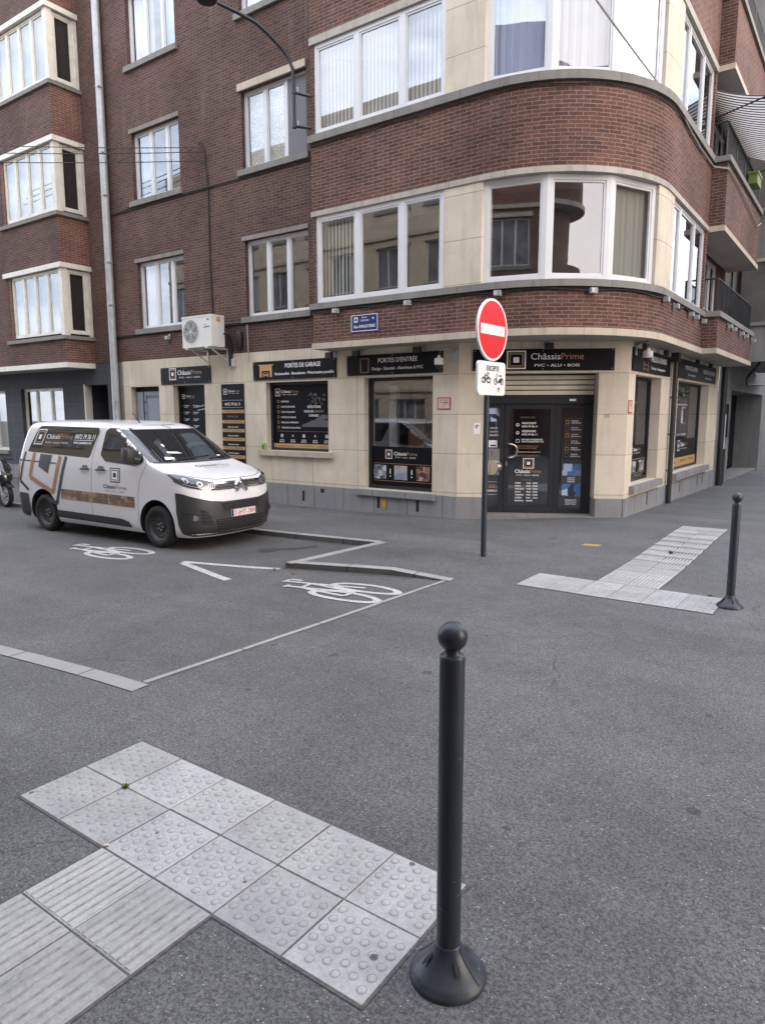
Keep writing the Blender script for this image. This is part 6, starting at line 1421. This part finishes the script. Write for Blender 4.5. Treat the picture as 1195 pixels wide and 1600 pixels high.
# seams
for s in (-1, 1):
    mb = MB(); f = fS(s, .0015)
    for L_ in ([(-2.32, 1.90), (-2.40, 1.70), (-2.50, 1.34), (-2.53, .9), (-2.54, .40)], [(-1.13, 1.30), (-1.20, 1.2), (-1.30, 1.05), (-1.345, .80), (-1.36, .30)], [(-1.13, 1.30), (-1.42, 1.70), (-1.62, 1.85), (-1.85, 1.90), (-2.32, 1.90)], [(-3.45, .78), (-3.40, 1.0), (-3.45, 1.23), (-3.45, 1.36)]): strokes(mb, L_, .007, f, 'van_seam')
    strokes(mb, [(-4.62, 1.26), (-3.50, 1.235)], .022, fS(s, .006), 'van_plastic'); mb.build('door_seam', body)
    mb = MB(); patch(mb, [(-3.50, .42), (-1.78, .40), (-1.60, .36), (-1.55, .30), (-3.55, .33)], fS(s, .012), 'van_plastic', .15); patch(mb, [(-3.55, .33), (-1.55, .30), (-1.55, .27), (-3.55, .29)], fS(s, .006), 'van_plastic', .15); mb.build('rubbing_strip', body)
    for q, (a, b) in enumerate(((-2.80, -2.58), (-2.38, -2.15))):
        mb = MB(); patch(mb, [(a + .03, 1.19), (b - .03, 1.19), (b - .05, 1.235), (a + .05, 1.235)], fS(s, .003), 'grey_shutter', .05); f = fS(s, .03); mb.tube([fS(s, .005)(a, 1.175), f(a + .03, 1.175), f(b - .03, 1.175), fS(s, .005)(b, 1.175)], .016, 'van_plastic', 8); mb.build('door_handle', body)
    mb = MB(); patch(mb, [(-4.80, .68), (-4.38, .66), (-4.34, .34), (-4.42, .24), (-4.72, .24)], fS(s, .008), 'van_plastic', .08); mb.build('rear_bumper', body)
    mb = MB(); patch(mb, [(-4.76, .74), (-4.70, .74), (-4.60, 1.28), (-4.68, 1.32)], fS(s, .008), 'tail_red', .05); mb.build('tail_light', body)
    # mirror (the far one is folded in)
    if s > 0: continue
    mb = MB(); y = s * 1.09; c = Vector((-1.33, y, 1.46)); prof = [(-.10, .0), (-.085, .06), (-.03, .095), (.03, .10), (.075, .06), (.085, 0)]
    for (x0, r0), (x1, r1) in zip(prof, prof[1:]):
        for k in range(16):
            a0, a1 = 2 * pi * k / 16, 2 * pi * (k + 1) / 16; g = lambda x, r, a: (c.x + x, c.y + 1.05 * r * max(-1, min(1, cos(a) * 1.25)), c.z + 1.15 * r * max(-1, min(1, sin(a) * 1.25)))
            mb.face([g(x0, r0, a0), g(x0, r0, a1), g(x1, r1, a1), g(x1, r1, a0)], 'van_plastic', None, True)
    mb.tube([(-1.33, s * 1.02, 1.39), (-1.30, s * .90, 1.36)], .035, 'van_plastic', 8); mb.build('wing_mirror', body)
# bumper and front
mb = MB(); f = fT(.010); TB = [(-88, .60), (-88, .90), (-75, .885), (-55, .83), (-35, .775), (-18, .745), (18, .745), (35, .775), (55, .83), (75, .885), (88, .90), (88, .60), (86, .42), (80, .27), (60, .22), (-60, .22), (-80, .27), (-86, .42)]
patch(mb, TB, lambda t, z: f(t or .001, z), 'van_plastic', 6, .07); fb = mb.build('front_bumper', van, sharp=60)
mb = MB(); f = fT(.014); g = lambda t, z: f(t or .001, z)
patch(mb, [(-19, .62), (17, .62), (19, .72), (-21, .72)], g, 'black_void', 5, .05); patch(mb, [(-26, .30), (26, .30), (29, .475), (-29, .475)], g, 'black_void', 5, .06)
f2 = fT(.022)
for z in (.64, .662, .686): strokes(mb, [(-19, z), (-8, z), (8, z), (18, z)], .008, lambda t, zz: f2(t or .001, zz), 'van_plastic')
for z in (.34, .38, .42, .455): strokes(mb, [(-27, z), (-9, z), (9, z), (27, z)], .009, lambda t, zz: f2(t or .001, zz), 'van_plastic')
f3 = fT(.0145)
for L_ in ([(-24, .735), (-21, .70), (-21, .60), (21, .60), (21, .70), (24, .735)], [(-80, .60), (-62, .575), (-34, .53), (-30, .50)], [(80, .60), (62, .575), (34, .53), (30, .50)], [(-70, .30), (-30, .265), (0, .26), (30, .265), (70, .30)]): strokes(mb, L_, .010, lambda t, zz: f3(t or .001, zz), 'bumper_groove')
mb.build('lower_grille', fb)
for s in (-1, 1):
    mb = MB(); g = lambda t, z: fT(.014)(s * t, z)
    pts = [(42, .42), (38, .62), (50, .665), (66, .66), (66, .50), (60, .42)]
    patch(mb, [(32, .37), (34, .40), (40, .62), (48, .66), (68, .66), (69, .5), (62, .40)], g, 'van_plastic', 5, .05)
    patch(mb, [(31, .40), (38.5, .60), (49, .655), (48, .42)], lambda t, z: fT(.016)(s * t, z), 'black_void', 5, .05)
    for k in range(4): z = .43 + .05 * k; strokes(mb, [(32 + 2.0 * k, z), (48, z + .01)], .010, lambda t, zz: fT(.020)(s * t, zz), 'van_plastic')
    mb.build('intake', fb)
    mb = MB(); c = fT(.02)(s * 57, .52); a = R_(57) * s; cc = []
    for k in range(16): aa = 2 * pi * k / 16; cc.append((c[0] - .05 * cos(aa) * sin(abs(a)) * 1, c[1] + s * .05 * cos(aa) * cos(a), c[2] + .045 * sin(aa)))
    mb.face(cc, 'chrome'); mb.build('fog_lamp', fb)
    HL = [(87, 1.07), (85, 1.17), (74, 1.175), (60, 1.155), (45, 1.11), (32, 1.065), (24, 1.035), (20, .985), (23, .94), (30, .925), (45, .945), (65, .99), (80, 1.04)]
    mb = MB(); patch(mb, HL, lambda t, z: fT(.010)(s * t, z), 'headlamp_glass', 5, .05); hl = mb.build('headlight', van)
    mb = MB(); h2 = lambda t, z: fT(.014)(s * t, z)
    for (a, z, r) in ((64, 1.085, .042), (45, 1.03, .042)): patch(mb, [(a + 55 * r * 1.9 * cos(R_(q)), z + r * sin(R_(q))) for q in range(0, 360, 24)], h2, 'reflector_grey', 3, .03); patch(mb, [(a + 55 * r * 1.1 * cos(R_(q)), z + r * .6 * sin(R_(q))) for q in range(0, 360, 24)], lambda t, z: fT(.017)(s * t, z), 'headlamp_glass', 3, .03)
    strokes(mb, [(72, 1.04), (50, .985), (36, .955), (27, .955)], .010, h2, 'reflector_grey'); 
    for k in range(4): strokes(mb, [(33 - 2.4 * k, .965), (31.5 - 2.2 * k, 1.04)], .9, h2, 'chrome') if 0 else patch(mb, [(34 - 2.6 * k, .96), (35.2 - 2.6 * k, .96), (34 - 2.6 * k, 1.035), (32.8 - 2.6 * k, 1.035)], h2, 'reflector_grey', 3, .03)
    mb.build('reflector', hl)
# grille bars and double chevron
mb = MB(); g = lambda y, z: fF(.012)(y, z); patch(mb, [(-.50, .925), (.50, .925), (.46, 1.045), (-.46, 1.045)], fF(.008), 'black_void', .08, .04)
for z, w in ((1.03, .026), (.945, .026)): patch(mb, [(-.50, z - w / 2), (.50, z - w / 2), (.50, z + w / 2), (-.50, z + w / 2)], fF(.016), 'chrome', .06)
for z in (.975, .995): patch(mb, [(-.48, z - .004), (.48, z - .004), (.48, z + .004), (-.48, z + .004)], fF(.012), 'grey_shutter', .06)
mb.build('radiator_grille', van)
mb = MB()
for dz, th in ((0, .045), (-.075, .045)):
    for sx in (-1, 1):
        q = [(0, 1.10 + dz), (sx * .13, .985 + dz), (sx * .13, .985 + dz - th * .8), (sx * .09, .985 + dz - th * .8), (0, 1.10 + dz - th * 1.25)]
        F_ = lambda y, z, o: (-.045 + o + (-.0 if z < 1.03 else -.05 * (z - 1.03) / .06), y, z)
        a = [F_(y, z, .045) for y, z in q]; b = [F_(y, z, .0) for y, z in q]; mb.face(a, 'chrome')
        for i in range(5): j = (i + 1) % 5; mb.face([a[i], a[j], b[j], b[i]], 'chrome')
mb.build('chevron_badge', van)
# licence plate
mb = MB(); FP = Frame(.026, 0, 90)
mb.box(FP, -.27, .27, -.012, .0, .49, .605, 'sign_face'); mb.quad(FP, -.268, -.225, .001, .492, .603, 'plaque_blue'); lpz = mb.build('licence_plate', fb)
mb = MB(); text(mb, FP, '2-JHT-789', -.205, .25, .515, .068, .0015, 'text_red', bold=.001)
for q in ((-.222, .262, .494, .498), (-.222, .262, .597, .601), (-.222, -.218, .494, .6), (.259, .263, .494, .6)): mb.quad(FP, q[0], q[1], .0015, q[2], q[3], 'text_red')
mb.build('lettering', lpz)
# bonnet seam and lettering (mapped on to the bonnet)
def zhood(x):
    for (a, va), (b, vb) in zip(T_XF, T_XF[1:]):
        if vb <= x <= va and a > .9: return a + (b - a) * (x - va) / (vb - va)
    return 1.2
def fH(x0, off=.006):
    def g(y, v, i=0):
        # v is the distance back from x0; solve the slice height whose outline passes through (x, y)
        x = x0 - v; lo, hi = 1.0, 1.318
        for _ in range(18):
            m_ = (lo + hi) / 2; 
            if fF(0)(y, m_)[0] > x: lo = m_
            else: hi = m_
        return (x, y, hi + off)
    return g
mb = MB(); fn = fH(-.60, .008); text(mb, None, 'Châssis', -.34, .07, .02, .085, 0, 'text_black', fn=fn); text(mb, None, 'Prime', .08, .38, .02, .085, 0, 'sign_bronze', fn=fn); text(mb, None, 'PVC • ALU • BOIS', -.25, .30, -.06, .03, 0, 'poster_grey', fn=fn); mb.build('bonnet_lettering', body)
mb = MB(); f = fT(.004); strokes(mb, [(-84, 1.185), (-60, 1.165), (-40, 1.12), (-20, 1.085), (20, 1.085), (40, 1.12), (60, 1.165), (84, 1.185)], .006, lambda t, z: f(t or .001, z), 'van_seam'); mb.build('bonnet_seam', body)
# livery
for s in (-1, 1):
    f = fS(s, .0055); mir = (lambda a, b: (a, b)) if s < 0 else (lambda a, b: (-4.0 - a * 1.0 - 1.7 if 0 else a, b))
    mb = MB()
    strokes(mb, [(-4.24, 1.40), (-4.33, 1.15), (-4.45, .90), (-4.35, .79)], .075, f, 'navy_stripe') if 0 else None
    strokes(mb, [(-4.44, 1.41), (-4.62, .88), (-4.36, .72)], .055, f, 'navy_stripe')
    strokes(mb, [(-4.16, 1.40), (-4.30, .96), (-3.62, .72), (-3.385, 1.36)], .085, fS(s, .0062), 'sign_bronze')
    strokes(mb, [(-3.76, .60), (-3.52, .53), (-3.22, 1.36)], .075, f, 'navy_stripe')
    patch(mb, [(-3.98, 1.385), (-3.63, 1.375), (-3.75, 1.05), (-4.03, 1.16)], f, 'navy_stripe', .1)
    for i in range(3):
        for j in range(2):
            a = -3.38 + i * .655; z = .725 - j * .088 - .008 * i; patch(mb, [(a, z - .008), (a + .64, z - .016), (a + .64, z + .066), (a, z + .074)], f, 'wood_print', .16)
    mb.build('livery_stripe', body)
    mb = MB(); g = fS(s, .0085)
    if s < 0:
        squares_logo(mb, None, -4.20, 1.55, .26, .27, 0, fn=lambda a, b, i=0: fS(s, .0085 + .0009 * i)(a + (b - 1.55) * .45 - .02, b))
        sk = lambda a, b: g(a + (b - 1.6) * .25, b)
        text(mb, None, 'Châssis', -3.86, -3.47, 1.655, .085, 0, 'sign_white', fn=sk, bold=.003); text(mb, None, 'Prime', -3.46, -3.10, 1.655, .085, 0, 'sign_bronze', fn=sk); text(mb, None, 'PVC • ALU • BOIS', -3.86, -3.20, 1.575, .03, 0, 'sign_white', fn=sk)
        text(mb, None, '0472 79 26 11', -3.04, -2.50, 1.665, .08, 0, 'sign_white', fn=sk, bold=.003); rect(mb, None, -3.06, -2.52, 1.64, 1.648, 0, 'sign_white', sk); text(mb, None, 'WWW.CHASSISPRIME.COM', -3.05, -2.56, 1.58, .038, 0, 'sign_white', fn=sk, bold=.002)
        squares_logo(mb, None, -2.02, .985, .24, .235, 0, ('text_black', 'sign_white', 'poster_grey', 'sign_white', 'text_black'), fn=lambda a, b, i=0: fS(s, .006 + .0009 * i)(a, b))
        text(mb, None, 'Châssis', -2.20, -1.91, .88, .062, 0, 'text_black', fn=fS(s, .006), bold=.001); text(mb, None, 'Prime', -1.90, -1.62, .88, .062, 0, 'sign_bronze', fn=fS(s, .006)); text(mb, None, 'PVC • ALU • BOIS', -2.15, -1.68, .825, .022, 0, 'poster_grey', fn=fS(s, .006))
        mb.build('livery_lettering', body)
# wheels
for ax in AX:
    for s in (-1, 1):
        mb = MB(); P_ = lambda pr: [(r, s * h) for r, h in pr]
        mb.lathe((ax, s * .80, WR), P_([(.215, .095), (.225, .11), (.27, .118), (.31, .108), (.33, .085), (.335, .05), (.335, -.06), (.32, -.09), (.215, -.09)]), 'rubber', 56, 'y'); ty = mb.build('wheel', van, sharp=50)
        mb = MB(); mb.lathe((ax, s * .80, WR), P_([(0, .055), (.035, .055), (.06, .05), (.075, .03), (.10, .028), (.15, .062), (.185, .06), (.205, .085), (.217, .10), (.222, .095), (.222, -.08)]), 'wheel_steel', 48, 'y'); rm = mb.build('rim', ty, sharp=50)
        mb = MB(); yy = s * (.80 + .064)
        for k in range(12):
            a = 2 * pi * k / 12; c = (ax + .165 * cos(a), WR + .165 * sin(a)); mb.face([(c[0] + .016 * cos(a + q * pi / 4), yy, c[1] + .016 * sin(a + q * pi / 4)) for q in range(8)], 'black_void')
        for k in range(5): a = 2 * pi * k / 5; mb.tube([(ax + .055 * cos(a), s * (.80 + .04), WR + .055 * sin(a)), (ax + .055 * cos(a), s * (.80 + .075), WR + .055 * sin(a))], .010, 'galv', 6)
        mb.build('vent_hole', rm)
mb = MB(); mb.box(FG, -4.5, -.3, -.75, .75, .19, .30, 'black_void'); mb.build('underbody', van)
mb = MB(); mb.tube([(-1.95, -.35, 1.94), (-2.13, -.35, 2.12)], [.012, .004], 'black_metal', 6); mb.build('antenna', van)

# ------------------------------------------------------------------ scooter, cut by the left frame edge
sc = thing('scooter', 'black motor scooter parked behind the van at the left frame edge', 'scooter', (-15.9, 7.7, -.08)); ORG[sc.name] = Vector((0, 0, 0))
def sc_wheel(x, nm='wheel'):
    mb = MB(); r = .27; pr = [(r - .055 + .0, .045)]
    prof = [(r - .07, .04)] + [(r - .045 + .045 * sin(R_(a)), .055 * cos(R_(a))) for a in range(0, 181, 20)] + [(r - .07, -.04)]
    mb.lathe((x, 0, r), prof, 'rubber', 36, 'y'); w = mb.build(nm, sc, sharp=60)
    mb = MB(); mb.lathe((x, 0, r), [(.205, .03), (.19, .035), (.18, .02), (.18, -.02), (.19, -.035), (.205, -.03)], 'galv', 32, 'y')
    for k in range(5): a = 2 * pi * k / 5; mb.tube([(x + .03 * cos(a), -.03, r + .03 * sin(a)), (x + .19 * cos(a + .2), -.03, r + .19 * sin(a + .2))], .013, 'steel', 6)
    mb.lathe((x, -.02, r), [(0, -.03), (.05, -.03), (.05, .05), (0, .05)], 'steel', 16, 'y'); mb.build('rim', w)
sc_wheel(0.0); sc_wheel(-1.3)
def shell(pts, m, nm, ry=.9):
    mb = MB(); rings = []
    for (x, z, hw, hh) in pts: rings.append([(x + .0, hw * cos(2 * pi * k / 18), z + hh * sin(2 * pi * k / 18)) for k in range(18)])
    for r0, r1 in zip(rings, rings[1:]):
        for k in range(18): j = (k + 1) % 18; mb.face([r0[k], r0[j], r1[j], r1[k]], m, None, True)
    mb.face(rings[0][::-1], m); mb.face(rings[-1], m); return mb.build(nm, sc, sharp=60)
shell([(.14, .60, .03, .03), (.10, .66, .12, .12), (.0, .74, .19, .22), (-.12, .80, .22, .28), (-.22, .82, .23, .30), (-.30, .78, .21, .28), (-.36, .66, .18, .3)], 'scooter_black', 'front_fairing')
shell([(-.40, .38, .17, .07), (-.7, .34, .18, .06), (-.85, .40, .18, .12), (-1.0, .60, .17, .16), (-1.3, .72, .16, .14), (-1.65, .84, .08, .06)], 'scooter_black', 'rear_body')
shell([(-.72, .78, .09, .03), (-.85, .83, .14, .05), (-1.2, .86, .14, .05), (-1.55, .94, .10, .05)], 'rubber', 'seat')
mb = MB()
for k in range(13):
    a0, a1 = R_(35 + 115 * k / 13), R_(35 + 115 * (k + 1) / 13)
    mb.face([(.31 * cos(a0), -.07, .27 + .31 * sin(a0)), (.31 * cos(a1), -.07, .27 + .31 * sin(a1)), (.31 * cos(a1), .07, .27 + .31 * sin(a1)), (.31 * cos(a0), .07, .27 + .31 * sin(a0))], 'scooter_black', None, True)
mb.build('mudguard', sc)
mb = MB()
for s in (-.09, .09): mb.tube([(.0, s, .27), (-.10, s, .62)], .022, 'galv', 8)
mb.build('fork', sc)
mb = MB(); mb.tube([(-.25, -.34, 1.05), (-.22, -.1, 1.08), (-.22, .1, 1.08), (-.25, .34, 1.05)], .016, 'black_metal', 8); mb.tube([(-.22, 0, .9), (-.22, 0, 1.08)], .03, 'black_metal', 8); hb_ = mb.build('handlebar', sc)
mb = MB(); mb.lathe((-.2, -.30, 1.20), [(0, -.02), (.07, -.015), (.075, .0), (0, .01)], 'black_metal', 14, 'x'); mb.tube([(-.22, -.25, 1.07), (-.2, -.30, 1.17)], .008, 'black_metal', 6); mb.build('mirror', hb_)
mb = MB(); mb.face([(.085, -.10, .70), (.05, -.19, .80), (.07, -.12, .84), (.125, -.03, .76)], 'chrome'); mb.face([(.085, .10, .70), (.125, .03, .76), (.07, .12, .84), (.05, .19, .80)], 'chrome'); mb.face([(.10, -.09, .70), (.10, .09, .70), (.13, .03, .77), (.13, -.03, .77)], 'chrome'); mb.build('headlight', sc)
#<<VAN
